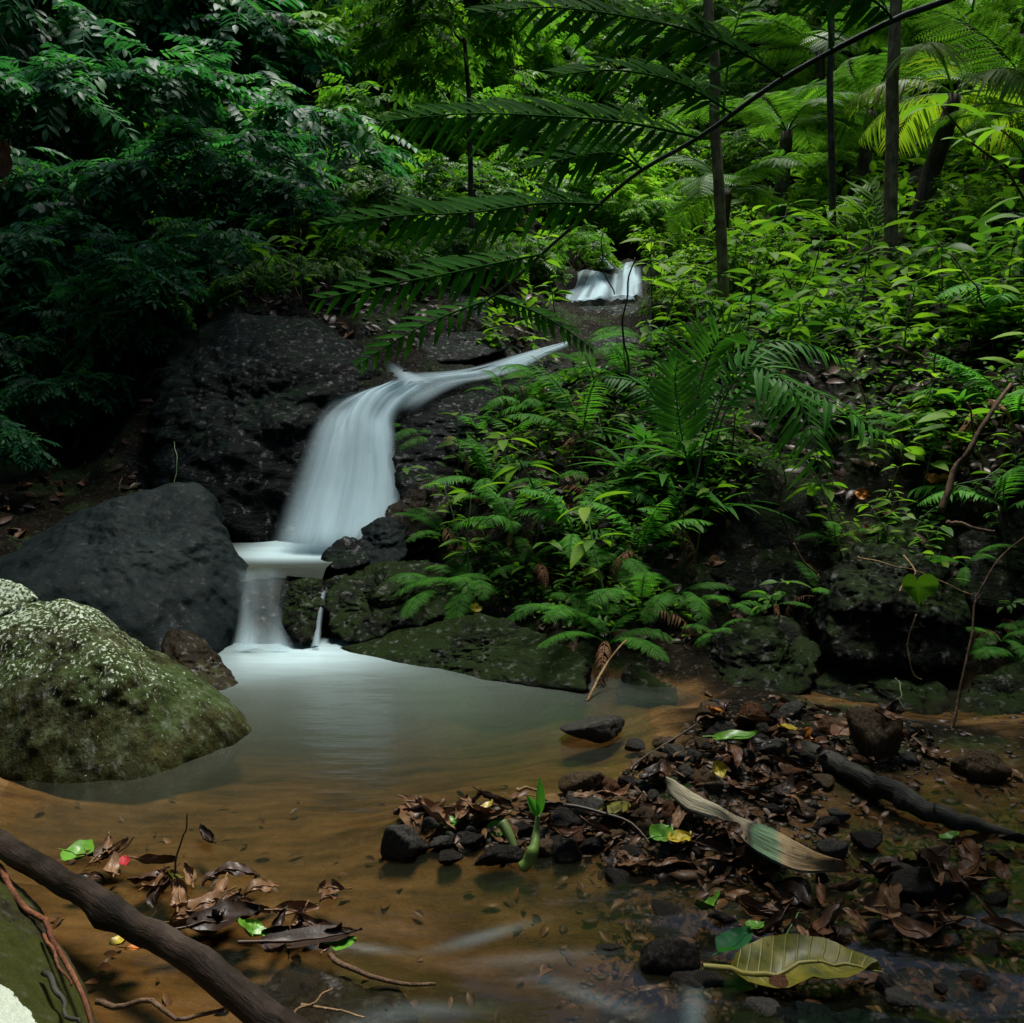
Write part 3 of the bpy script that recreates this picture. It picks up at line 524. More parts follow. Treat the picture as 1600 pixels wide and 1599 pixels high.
rock('boulder', pix((1075, 1075, 3.55), (1100, 1010, 3.75), (1160, 960, 3.85), (1240, 955, 3.85), (1290, 1010, 3.65), (1280, 1080, 3.45), (1180, 1105, 3.38), (1100, 1105, 3.42), (1180, 1030, 3.6), (1180, 1000, 4.5)), ROCK_MOSS, 'shadowed bank rock with pale lichen blotches above the gravel bar', 'boulder', sub=7, k=14, amp=.06, freq=3.4, fine=.012, seed=18, ridge=.012)
rock('boulder', pix((1460, 1140, 3.3), (1490, 1070, 3.45), (1550, 1030, 3.55), (1640, 1010, 3.55), (1700, 1110, 3.3), (1650, 1180, 3.05), (1530, 1180, 3.1), (1580, 1090, 3.3), (1600, 1080, 4.2)), ROCK_MOSS, 'dark boulder at the foot of the right bank behind the thin stem', 'boulder', sub=7, k=14, amp=.05, freq=3.4, fine=.01, seed=19, ridge=.012)
rock('boulder', pix((1270, 1075, 3.55), (1300, 1030, 3.65), (1420, 1020, 3.65), (1475, 1070, 3.5), (1460, 1125, 3.3), (1320, 1115, 3.34), (1380, 1070, 3.45), (1380, 1050, 4.2)), ROCK_MOSS, 'black undercut rock below the domed mossy boulder', 'boulder', sub=7, k=14, amp=.06, freq=3.4, fine=.01, seed=20, ridge=.012)
# ---------------------------------------------------------------- plants: shapes
def leaf_tpl(L=1.0, Wd=.4, segs=3, fold=.18, droop=.12, peak=.45, curl=0.0, tint=.5):
    """one leaf along +Y, face up +Z, folded along its midrib; faces differ in size along the blade"""
    ts = np.linspace(0, 1, segs + 1)[1:-1] if segs > 1 else np.array([.45])
    w = Wd * .5 * np.sin(np.pi * ts ** (math.log(.5) / math.log(peak))) ** .8
    cen = lambda t: np.stack([0 * t, L * t, -droop * L * t ** 2], -1)
    V = [cen(np.array([0.0]))[0]]; F3 = []; F4 = []
    for t, ww in zip(ts, w):
        c = cen(np.array([t]))[0]; z = fold * ww * (1 - 2 * curl)
        V += [c + np.array([-ww * L, 0, z * L]), c, c + np.array([ww * L, 0, z * L])]
    V.append(cen(np.array([1.0]))[0]); m = len(ts); tip = 1 + 3 * m
    F3 += [[0, 2, 1], [0, 3, 2]]
    for k in range(m - 1):
        a = 1 + 3 * k; F4 += [[a, a + 1, a + 4, a + 3], [a + 1, a + 2, a + 5, a + 4]]
    a = 1 + 3 * (m - 1); F3 += [[a, a + 1, tip], [a + 1, a + 2, tip]]
    V = np.array(V); return V, [np.array(f) for f in (F3, F4) if f], np.full(len(V), tint)
def frames(d, up=(0, 0, 1), roll=None):
    """rotation matrices whose Y runs along d and whose Z leans to up"""
    d = norm(np.asarray(d, float)); up = np.broadcast_to(np.asarray(up, float), d.shape)
    x = np.cross(d, up); bad = np.linalg.norm(x, axis=-1) < 1e-4; x[bad] = (1, 0, 0); x = norm(x); z = np.cross(x, d)
    if roll is not None:
        c, s = np.cos(roll)[:, None], np.sin(roll)[:, None]; x, z = x * c + z * s, z * c - x * s
    return np.stack([x, d, z], -1)
def tube(mb, P, r, sides=6, tint=.5, cap=True):
    P = np.asarray(P, float); n = len(P); r = np.broadcast_to(np.asarray(r, float), (n,))
    T = norm(np.gradient(P, axis=0)); ref = np.array([0, 0, 1.0]) if abs(T[0][2]) < .9 else np.array([1.0, 0, 0])
    x = norm(np.cross(T, ref)); y = np.cross(T, x); a = np.linspace(0, 2 * np.pi, sides, endpoint=False)
    V = P[:, None] + r[:, None, None] * (x[:, None] * np.cos(a)[None, :, None] + y[:, None] * np.sin(a)[None, :, None])
    i = (np.arange(n - 1)[:, None] * sides + np.arange(sides)[None]).ravel(); j = (np.arange(n - 1)[:, None] * sides + (np.arange(sides)[None] + 1) % sides).ravel()
    F4 = np.stack([i, j, j + sides, i + sides], 1); V = V.reshape(-1, 3); F3 = []
    if cap:
        V = np.concatenate([V, P[:1], P[-1:]]); k = n * sides
        for s in range(sides): F3 += [[k, (s + 1) % sides, s], [k + 1, (n - 1) * sides + s, (n - 1) * sides + (s + 1) % sides]]
    mb.add(V, [np.array(F3)] * (len(F3) > 0) + [F4], tint); return mb
def wob(P, n, amp, seed=0):
    P = resample(P, n); k = np.arange(n)[:, None] * .37 + seed * 5.1
    return P + amp * np.stack([vnoise(np.concatenate([k, k * 0 + c, k * 0], 1)) for c in (1.5, 7.5, 13.5)], 1) * np.sin(np.pi * np.linspace(0, 1, n))[:, None] ** .5
def rotz(a):
    c, s = math.cos(a), math.sin(a); return np.array([[c, -s, 0], [s, c, 0], [0, 0, 1]])
def compound(np_, L, ll, lw, droop, seed):
    """a pinnate leaf along +Y: leaflets in pairs on a bent rachis"""
    g = np.random.default_rng(seed); mb = MB(); lt = leaf_tpl(1, lw / ll, 3, .22, .14)
    t = np.concatenate([np.repeat(np.linspace(.22, .93, np_), 2), [1.0]]); n = len(t); sgn = np.tile([1, -1], np_); sgn = np.append(sgn, 0)
    P = np.stack([0 * t, L * t * (1 - .12 * droop * t), -droop * L * t ** 2], 1); T = norm(np.stack([0 * t, np.ones(n), -2 * droop * t], 1))
    d = T * .55 + np.stack([sgn * 1.0, 0 * t, -.28 + .12 * g.standard_normal(n)], 1); d[-1] = T[-1]
    d += .12 * g.standard_normal((n, 3)); sz = ll * (.75 + .4 * np.sin(np.pi * t * .9)) * (1 + .1 * g.standard_normal(n))
    Mx = frames(d, (0, .25, 1)) * sz[:, None, None]; mb.inst(lt, Mx, P, .13 * g.standard_normal(n))
    tt = np.linspace(0, 1, 6); tube(mb, np.stack([0 * tt, L * tt * (1 - .12 * droop * tt), -droop * L * tt ** 2], 1), np.linspace(.0028, .0012, 6) * L / .3, 3, .35, False); return mb.tpl()
COMP = [compound(6, .34, .105, .042, .25 + .12 * k, 40 + k) for k in range(4)]
COMP_S = [compound(8, .26, .06, .022, .2 + .15 * k, 50 + k) for k in range(3)]
def crown(mb, R_, ncl, per, tpls, seed, flat=.75, tspread=.2, lowcut=-.6, size=1.0, branches=None):
    """foliage clusters spread through an uneven volume; each cluster is a twig end with leaves fanning out and drooping"""
    g = np.random.default_rng(seed); c = norm(g.standard_normal((ncl * 3, 3))); c = c[c[:, 2] > lowcut][:ncl]
    lump = 1 + .35 * fbm(c * 1.7 + seed, 2); c = c * (R_ * (.35 + .65 * g.random(len(c)) ** .45) * lump)[:, None] * np.array([1, 1, flat])
    C = np.repeat(c, per, 0); n = len(C); out = norm(C * np.array([1, 1, .4])); az = g.uniform(-1.5, 1.5, n)
    d = np.stack([out[:, 0] * np.cos(az) - out[:, 1] * np.sin(az), out[:, 0] * np.sin(az) + out[:, 1] * np.cos(az), g.uniform(-.45, .4, n)], 1)
    s = size * g.uniform(.7, 1.2, n); M = frames(d, (0, 0, 1), g.normal(0, .25, n)) * s[:, None, None]
    P = C + norm(d) * (.03 * size) + g.normal(0, .05 * R_, (n, 3)); tn = np.repeat(g.normal(0, tspread, len(c)), per) + g.normal(0, .1, n)
    w = g.integers(0, len(tpls), n)
    for k, tp in enumerate(tpls):
        m = w == k
        if m.any(): mb.inst(tp, M[m], P[m], tn[m])
    if branches is not None:
        for q in c[:: max(1, len(c) // 14)]:
            tube(branches, resample([np.array([0, 0, -R_ * .8]), q * .4 + np.array([0, 0, -.25 * R_]), q], 6), np.linspace(.022, .006, 6) * R_ * 1.2, 5, .4, False)
    return c
def simple_leaf(L, Wd, droop, seed): return leaf_tpl(L, Wd / L, 4, .25, droop, .4)
BROAD = [simple_leaf(.13, .052, .3, 0), simple_leaf(.1, .045, .15, 1), simple_leaf(.15, .05, .45, 2)]
SMALL = [leaf_tpl(.055, .45, 3, .25, .2), leaf_tpl(.045, .5, 3, .2, .1)]
CROWN = {}
def make_crown(key, mat, R_, ncl, per, tpls, seed, **kw):
    f, b = MB(), MB(); crown(f, R_, ncl, per, tpls, seed, branches=b, **kw)
    CROWN[key] = (f.mesh('foliage', mat), b.mesh('branches', BARK_DARK), R_)
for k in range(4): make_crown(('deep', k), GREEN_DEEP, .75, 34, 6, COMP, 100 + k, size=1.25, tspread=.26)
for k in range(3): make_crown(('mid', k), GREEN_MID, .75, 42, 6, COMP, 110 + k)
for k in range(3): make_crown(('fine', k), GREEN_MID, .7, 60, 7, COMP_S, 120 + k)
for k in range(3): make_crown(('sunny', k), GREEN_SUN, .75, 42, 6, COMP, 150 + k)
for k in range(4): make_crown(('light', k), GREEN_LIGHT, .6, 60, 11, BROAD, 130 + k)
for k in range(2): make_crown(('tiny', k), GREEN_LIGHT, .5, 90, 16, SMALL, 140 + k)

LOOK = {'sunny': 'sunlit yellow-green pinnate-leaved {}', 'deep': 'dark green pinnate-leaved {}', 'mid': 'mid green pinnate-leaved {}', 'fine': 'fine-leaved green {}', 'light': 'bright green broad-leaved {}', 'tiny': 'small-leaved bright green {}'}
def woody(key, centre, size, base=None, kind='shrub', group=None):
    """tree or shrub: stem from the ground to its crown, foliage and branches"""
    fm, bmh, R0 = CROWN[key]; sc = size / R0; c = np.asarray(centre, float)
    b = np.array([c[0] + RNG.uniform(-.2, .2), c[1] + .25 * size, 0]) if base is None else np.asarray(base, float)
    b[2] = H(b[0], b[1])[0] - .03; o = empty(kind, b); v = c - b
    rz = RNG.uniform(0, 6.28)
    f = link('foliage', fm, o, v, (RNG.normal(0, .12), RNG.normal(0, .12), rz), sc); bb = link('branches', bmh, o, v, (0, 0, rz), sc)
    P = wob([np.zeros(3), v * .5 + np.array([RNG.normal(0, .06), 0, .05]), v - np.array([0, 0, .55 * size])], 8, .04, RNG.uniform(0, 9))
    tube(MB(), P, np.linspace(.03, .014, 8) * (.6 + size), 6).build('stem' if kind == 'shrub' else 'trunk', BARK_DARK, o)
    return later(o, LOOK[key[0]].format(kind), kind, group or {'shrub': 'leafy shrubs on the jungle slope'}.get(kind, kind), c)
def bush(kind, px, py, dY, rpx, lift=0):
    q = ground_at(px, py); Y = max(q[1] - dY, 2.5); n = {'sunny': 3, 'deep': 4, 'mid': 3, 'fine': 3, 'light': 4, 'tiny': 2}[kind]
    c = W(px, py, Y); return woody((kind, int(RNG.integers(n))), c, rpx / F * Y)

# ferns: fronds built along a curve
def frond_mesh(P, pl, pw, n, mat=None, up=(0, 0, 1), lean=.45, dr=.35, stalk=.12, r=.004, segs=4, seed=0, bip=0, prof=None, tipw=.25, name='frond', sides=(1, -1)):
    g = np.random.default_rng(seed); mb = MB(); P = resample(P, 40); d = np.gradient(P, axis=0); T = norm(d)
    t = np.linspace(stalk, .985, n); idx = t * 39; i0 = np.clip(idx.astype(int), 0, 38); fr = (idx - i0)[:, None]
    p = P[i0] * (1 - fr) + P[i0 + 1] * fr; tt = norm(T[i0] * (1 - fr) + T[i0 + 1] * fr)
    s = (t - stalk) / (1 - stalk); L = pl * (prof(s) if prof else np.clip(np.sin(np.pi * (s * .86 + .14)) ** .75, .05, 1))
    side = norm(np.cross(tt, np.broadcast_to(np.asarray(up, float), tt.shape))); nrm = np.cross(side, tt)
    if bip:
        lt = MB(); lf = leaf_tpl(1, .26, 2, .1, .1); q = np.linspace(.08, .97, bip); Lq = .2 * np.sin(np.pi * (q * .8 + .2)) ** .7 + .015
        for sg in (1, -1):
            dd = np.stack([sg * np.ones(bip), .45 + 0 * q, -.15 + 0 * q], 1); Pq = np.stack([0 * q, q, -dr * .5 * q ** 2], 1)
            lt.inst(lf, frames(dd) * Lq[:, None, None], Pq, .08 * g.standard_normal(bip))
        qq = np.linspace(0, 1, 6); tube(lt, np.stack([0 * qq, qq, -dr * .5 * qq ** 2], 1), np.linspace(.007, .003, 6), 3, .3, False); lt = lt.tpl()
    else: lt = leaf_tpl(1, pw / pl, segs, .2, dr, .3)
    for sg in sides:
        keep = g.random(n) > .07
        dd = side * sg + tt * (lean + .5 * s[:, None] ** 2) - nrm * (.12 + .12 * g.random((n, 1))) + .08 * g.standard_normal((n, 3))
        M = frames(dd, nrm + np.array([0, 0, .3])) * (L * (1 + .11 * g.standard_normal(n)))[:, None, None]
        if not bip: M[:, :, 0] *= np.clip(1 + tipw * (1 / np.maximum(L / pl, .3) - 1), 1, 1.8)[:, None]
        mb.inst(lt, M[keep], p[keep], (.17 * g.standard_normal(n))[keep])
    tube(mb, P, np.linspace(r, r * .3, 40), 4, .25, False)
    return mb.mesh(name, mat)
def arch(L, th0, th1, n=24, bow=.0):
    th = np.linspace(th0, th1, n); ds = L / (n - 1); y = np.concatenate([[0], np.cumsum(np.cos(th[:-1]) * ds)]); z = np.concatenate([[0], np.cumsum(np.sin(th[:-1]) * ds)])
    return np.stack([bow * np.sin(np.linspace(0, 1, n) * 2), y, z], 1)
FERN_L = leaf_mat('bright_fern_green', [(0, (.04, .14, .02)), (.5, (.085, .27, .04)), (1, (.15, .36, .06))], rough=.5)
FR = {'fern': [frond_mesh(arch(1, th0, th1, bow=b), .2, .042, 26, FERN_L, seed=k, stalk=.16, r=.009) for k, (th0, th1, b) in enumerate(((1.15, -.5, .05), (.95, -.7, -.06), (.75, -.9, .03), (1.3, .1, -.03), (.5, -.6, .08)))],
      'feather': [frond_mesh(arch(1, th0, th1, bow=b), .2, .04, 26, FERN_L, seed=k, bip=9, stalk=.2, r=.008) for k, (th0, th1, b) in enumerate(((1.1, -.6, .05), (.8, -.8, -.05), (.6, -.7, .04)))],
      'tree': [frond_mesh(arch(1, th0, th1, bow=b), .3, .06, 24, GREEN_MID, seed=k, bip=14, stalk=.12, r=.009, dr=.3) for k, (th0, th1, b) in enumerate(((.75, -.75, .05), (.5, -.95, -.05), (.95, -.3, .02)))],
      'yellow': [frond_mesh(arch(1, th0, th1, bow=b), .34, .028, 34, YELLOW_FROND, seed=k, stalk=.14, r=.009, dr=.5, lean=.8) for k, (th0, th1, b) in enumerate(((.7, -.7, .05), (.4, -1.0, -.05)))],
      'dead': [frond_mesh(arch(1, th0, th1, bow=b), .13, .03, 20, DEAD_DRY, seed=k, stalk=.2, r=.008, dr=.9) for k, (th0, th1, b) in enumerate(((.7, -1.7, .1), (.4, -1.6, -.12)))],
      'palm': [frond_mesh(arch(1, th0, th1, bow=b), .42, .06, 12, GREEN_LIGHT, seed=k, stalk=.3, r=.01, dr=.12, lean=1.3) for k, (th0, th1, b) in enumerate(((1.4, .7, .03), (1.2, .2, -.05), (1.45, 1.1, .0)))]}
def fern(kind, base, L, nf, look, cat='fern', group='ferns on the right bank', tilt=.25, face=None, name='fern', spread=3.0, trunk=None):
    o = empty(name, base); a0 = RNG.uniform(0, 6.28) if face is None else face - spread
    if trunk is not None: tube(MB(), wob([np.zeros(3), trunk * .5, trunk], 8, .03, RNG.uniform(0, 9)), np.linspace(.11, .08, 8), 9).build('trunk', BARK_DARK, o)
    for k in range(nf):
        kk = 'dead' if kind in ('fern', 'feather') and RNG.random() < .13 else kind; m = FR[kk][int(RNG.integers(len(FR[kk])))]; a = a0 + 2 * spread * (k + RNG.uniform(.2, .8)) / nf
        f = link('frond', m, o, trunk if trunk is not None else None, (RNG.normal(0, tilt), RNG.normal(0, .15), a), L * RNG.uniform(.7, 1.15))
    return later(o, look, cat, group, np.asarray(base) + np.array([0, 0, .4 * L]))

# seedlings and saplings
def sapling_meshes(h, nl, ll, lw, seed, mat, droop=.35):
    g = np.random.default_rng(seed); f, s = MB(), MB(); lean = g.normal(0, .12, 2)
    P = wob([np.zeros(3), np.array([lean[0] * .4, lean[1] * .4, h * .55]), np.array([lean[0], lean[1], h])], 10, .03 * h, seed); tube(s, P, np.linspace(.008, .003, 10) * (.4 + h), 5)
    t = np.sort(g.uniform(.35, 1, nl)); t[-3:] = 1; az = np.arange(nl) * 2.4 + g.normal(0, .4, nl); i = np.clip((t * 9).astype(int), 0, 9)
    d = np.stack([np.cos(az), np.sin(az), g.uniform(-.2, .5, nl)], 1); lt = leaf_tpl(1, lw / ll, 5, .22, droop, .42)
    L = ll * g.uniform(.65, 1.15, nl) * (.7 + .5 * t); pet = norm(d) * (.2 * L)[:, None]
    f.inst(lt, frames(d, (0, 0, 1), g.normal(0, .3, nl)) * L[:, None, None], P[i] + pet, g.normal(0, .18, nl))
    for a, b in zip(P[i], P[i] + pet): tube(s, np.array([a, (a + b) / 2, b]), .0022, 3, .5, False)
    return f.mesh('foliage', mat), s.mesh('stem', STEM)
SAP = {'light': [sapling_meshes(.5, 11 + k, .16, .06, 200 + k, GREEN_LIGHT) for k in range(5)], 'mid': [sapling_meshes(.5, 12 + k, .17, .055, 210 + k, GREEN_MID) for k in range(4)],
       'fresh': [sapling_meshes(.35, 8 + k, .2, .085, 220 + k, GREEN_LIGHT, .25) for k in range(3)], 'small': [sapling_meshes(.22, 9 + k, .085, .034, 230 + k, GREEN_MID) for k in range(4)]}
SLOOK = {'light': 'bright green sapling with pointed leaves', 'mid': 'mid green sapling with long drooping leaves', 'fresh': 'fresh green seedling with broad leaves', 'small': 'small dark green seedling'}
def sapling(kind, px, py, s=1.0, ray=None):
    b = ground_at(px, py) if ray is None else ray
    fm, sm = SAP[kind][int(RNG.integers(len(SAP[kind])))]; o = empty('sapling' if kind in ('light', 'mid') else 'seedling', b, RNG.uniform(0, 6.28))
    o.scale = (s,) * 3; o.rotation_euler[0] = RNG.normal(0, .12); link('foliage', fm, o); link('stem', sm, o)
    return later(o, SLOOK[kind], 'sapling' if kind in ('light', 'mid') else 'seedling', 'saplings and seedlings of the undergrowth', b + np.array([0, 0, .25 * s]))
# ---------------------------------------------------------------- trees with visible trunks, and unseen trees added for shade
def tall_tree(path, r, key, crown_c, crown_r, label, bark=BARK, extra=()):
    P = wob(path, 26, .05, r * 100); b = P[0].copy(); o = empty('tree', b)
    rr = np.linspace(r * 1.12, r * .8, 26); rr[0] *= 1.35; rr[1] *= 1.12
    mb = MB(); tube(mb, P - b, rr, 14); V = mb.V[0]; n = norm(V - np.repeat(np.concatenate([P - b, (P - b)[:0]]), 14, 0)[:len(V)]) if False else None
    mb.build('trunk', bark, o)
    fm, bmh, R0 = CROWN[key]
    for k, (c, rad) in enumerate([(crown_c, crown_r)] + list(extra)):
        c = np.asarray(c, float); s = rad / R0
        link('crown', fm, o, c - b, (0, 0, k * 1.9 + r * 30), s)
        tube(MB(), wob([P[-1] - b, (P[-1] + c) / 2 - b, c - b], 8, .1, k), np.linspace(r * .7, r * .2, 8), 7).build('limb', bark, o)
    return tag(o, label, 'tree')
b1 = ground_at(1132, 512); y1 = b1[1]
make_crown('big_mid', GREEN_MID, 2.2, 120, 7, COMP, 300, flat=.5, size=1.25)
make_crown('big_deep', GREEN_DEEP, 2.2, 140, 7, COMP, 301, flat=.5, size=1.25)
def up(px, py, Y): return W(px, py, Y)
tall_tree([b1 - [0, 0, .05], up(1127, 400, y1), up(1120, 250, y1), up(1112, 100, y1), up(1109, -60, y1), up(1100, -420, y1)], .041, 'big_mid', up(1000, -760, y1), 1.0, 'pale grey trunked tree rising beside the upper fall, nearest the stream')
b3 = ground_at(1390, 418); y3 = b3[1]
tall_tree([b3 - [0, 0, .05], up(1391, 300, y3), up(1394, 150, y3), up(1399, 20, y3), up(1402, -400, y3)], .062, 'big_mid', up(1560, -700, y3), 1.4, 'thick mottled tree trunk on the right slope, stoutest of the trunks')
b2 = ground_at(1303, 400); y2 = b2[1]
tall_tree([b2 - [0, 0, .05], up(1301, 300, y2), up(1297, 150, y2), up(1297, 0, y2), up(1294, -400, y2)], .035, 'big_mid', up(1290, -640, y2), 1.1, 'slender dark tree trunk between the pale trunk and the thick mottled trunk', BARK_DARK)
bL = np.array([-4.6, 4.6, 0]); bL[2] = H(bL[0], bL[1])[0]
tall_tree([bL - [0, 0, .05], bL + [.1, 0, 2], bL + [.4, -.1, 4.2]], .16, 'big_deep', (-3.6, 4.4, 6.4), 1.8, 'unseen dark tree added beyond the left edge, its crowns shading the left bank', extra=[((-5.8, 6.5, 6.8), 2.0), ((-2.4, 2.0, 6.2), 1.6), ((-4.2, 8.4, 8.2), 2.3), ((-2.0, 9.6, 8.6), 2.1)])  # unseen tree added so that its crowns shade the left bank
for k, (x, y, zc, rad, lab) in enumerate(((0.4, -4.8, 6.6, 2.4, 'unseen tall tree added for shade straight behind the camera'), (3.6, -1.4, 6.2, 2.6, 'unseen tall tree added for shade behind the camera on the right bank'), (-3.4, -1.6, 6.2, 2.7, 'unseen tall tree added for shade behind the camera on the left bank'), (5.0, 2.4, 6.0, 2.3, 'unseen leaning tree added for shade beyond the right edge over the gravel bar'), (-3.6, 1.6, 5.6, 1.7, 'unseen tree added for shade beyond the left edge beside the mossy boulder'), (2.3, 3.1, 5.5, 1.5, 'unseen small tree added beyond the right edge to shade the right shallows'))):  # unseen trees added to close off the sky and darken the foreground
    bT = np.array([x * 1.25, y - .4, 0]); bT[2] = H(bT[0], bT[1])[0]
    tall_tree([bT - [0, 0, .05], np.array([x * 1.2, y - .2, 3]), np.array([x, y, zc - 1.2])], .14, 'big_deep', (x, y, zc), rad, lab, extra=[((x * .75 + (2.2 if x > 0 else -2.2), y - 2.4, zc + .6), rad)])
b4 = ground_at(740, 425); y4 = b4[1]
tall_tree([b4 - [0, 0, .05], up(741, 380, y4), up(738, 330, y4), up(735, 200, y4), up(725, 60, y4)], .03, ('mid', 1), up(700, 40, y4), .9, 'thin dark trunked tree behind the big hanging frond above the chute', BARK_DARK)

# tree fern stump with yellowing fronds, and green tree ferns behind
bs = ground_at(1432, 362); top = up(1490, 150, bs[1]) - bs
fern('yellow', bs, 1.55, 9, 'tree fern with a leaning fibrous trunk and yellowing fronds', 'tree fern', 'tree ferns on the slope', .2, name='tree_fern', trunk=top)
for px, py, hh, L, nf in ((1215, 300, 1.3, 1.7, 9), (1345, 250, 1.2, 1.8, 9), (1120, 330, .7, 1.25, 8), (1270, 170, 1.6, 2.0, 9), (1500, 130, 1.5, 2.0, 9), (1600, 260, .9, 1.6, 8), (1190, 90, 1.6, 2.2, 9), (1400, 60, 1.5, 2.2, 9)):
    b = ground_at(px, py + 60); fern('tree', b, L, nf, 'green tree fern with feathery arching fronds', 'tree fern', 'tree ferns on the slope', .2, name='tree_fern', trunk=np.array([.1, -.1, hh]))

# ---------------------------------------------------------------- leafy masses: left side, centre, far slope
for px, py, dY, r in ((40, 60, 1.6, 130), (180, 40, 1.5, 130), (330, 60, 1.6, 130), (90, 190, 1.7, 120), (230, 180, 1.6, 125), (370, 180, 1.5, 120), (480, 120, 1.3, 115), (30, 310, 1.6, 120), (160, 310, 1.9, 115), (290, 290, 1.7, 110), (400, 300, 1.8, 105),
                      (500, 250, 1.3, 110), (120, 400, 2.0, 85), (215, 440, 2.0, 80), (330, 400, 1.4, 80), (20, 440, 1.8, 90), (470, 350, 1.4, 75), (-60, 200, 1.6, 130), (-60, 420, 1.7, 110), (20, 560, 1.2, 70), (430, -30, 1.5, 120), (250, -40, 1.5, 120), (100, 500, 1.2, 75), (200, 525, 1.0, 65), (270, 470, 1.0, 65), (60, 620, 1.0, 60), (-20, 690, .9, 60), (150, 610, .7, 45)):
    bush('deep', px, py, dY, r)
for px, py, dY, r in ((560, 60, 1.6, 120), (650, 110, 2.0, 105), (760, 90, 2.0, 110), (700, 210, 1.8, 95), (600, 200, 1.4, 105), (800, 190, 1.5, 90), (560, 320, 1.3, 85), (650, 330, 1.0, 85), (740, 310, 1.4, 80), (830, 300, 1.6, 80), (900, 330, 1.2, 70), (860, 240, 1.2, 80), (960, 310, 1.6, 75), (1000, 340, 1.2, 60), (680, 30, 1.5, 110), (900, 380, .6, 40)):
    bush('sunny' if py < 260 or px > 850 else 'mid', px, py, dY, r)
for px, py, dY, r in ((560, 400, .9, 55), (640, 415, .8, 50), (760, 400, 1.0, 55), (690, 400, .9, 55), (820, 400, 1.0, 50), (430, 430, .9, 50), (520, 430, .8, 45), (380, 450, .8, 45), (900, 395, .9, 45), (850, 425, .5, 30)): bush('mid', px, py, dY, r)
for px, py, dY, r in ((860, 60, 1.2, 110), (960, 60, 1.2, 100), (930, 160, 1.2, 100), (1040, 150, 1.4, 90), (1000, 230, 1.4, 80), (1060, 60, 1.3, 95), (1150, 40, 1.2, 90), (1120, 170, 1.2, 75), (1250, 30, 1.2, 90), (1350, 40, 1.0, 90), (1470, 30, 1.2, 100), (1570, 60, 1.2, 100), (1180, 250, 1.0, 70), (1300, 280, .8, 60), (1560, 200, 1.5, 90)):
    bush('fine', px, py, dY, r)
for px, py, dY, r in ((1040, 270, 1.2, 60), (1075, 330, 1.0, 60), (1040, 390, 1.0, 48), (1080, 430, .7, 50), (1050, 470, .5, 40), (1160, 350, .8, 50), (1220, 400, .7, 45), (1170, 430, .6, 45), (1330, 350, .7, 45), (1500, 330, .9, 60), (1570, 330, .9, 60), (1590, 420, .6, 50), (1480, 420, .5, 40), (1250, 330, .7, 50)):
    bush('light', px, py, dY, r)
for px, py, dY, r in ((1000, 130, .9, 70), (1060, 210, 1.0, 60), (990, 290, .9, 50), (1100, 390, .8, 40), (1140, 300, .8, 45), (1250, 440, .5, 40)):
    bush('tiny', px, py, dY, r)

# small plants on the slope round the upper fall and on the cliff's top
for px, py, s in ((870, 500, .8), (850, 530, .6), (1020, 500, .9), (1030, 540, .8), (900, 400, .8), (1000, 400, .8), (850, 440, .7), (780, 520, .6), (700, 500, .6), (640, 500, .6), (560, 490, .6), (470, 480, .7), (400, 470, .7), (340, 480, .7), (280, 500, .7), (930, 540, .5)): sapling('small' if s < .7 else 'light', px, py, s * 1.5)
# saplings of the right forest floor
g = np.random.default_rng(5)
for k in range(95):
    px, py = g.uniform(1010, 1640), g.uniform(400, 590)
    if px < 1080 and py < 480: continue
    b = ground_at(px, py)
    sapling(('light', 'mid', 'light', 'small')[int(g.integers(4))], px, py, g.uniform(.55, 1.15) * min(1.25, b[1] / 5.5), b)
for px, py, s in ((1520, 545, 1.0), (1470, 480, 1.1), (1565, 520, .9), (1130, 560, .8), (1445, 760, .7), (1480, 745, .8), (1410, 740, .6), (1590, 620, .9)): sapling('fresh', px, py, s)
# palm seedlings
for px, py, L, nf in ((1372, 395, .95, 3), (1335, 400, .8, 3), (1215, 360, .9, 3)): fern('palm', ground_at(px, py), L, nf, 'young palm with upright pleated leaves', 'palm', 'palm seedlings on the slope', .12, name='palm', spread=1.2, face=.3)

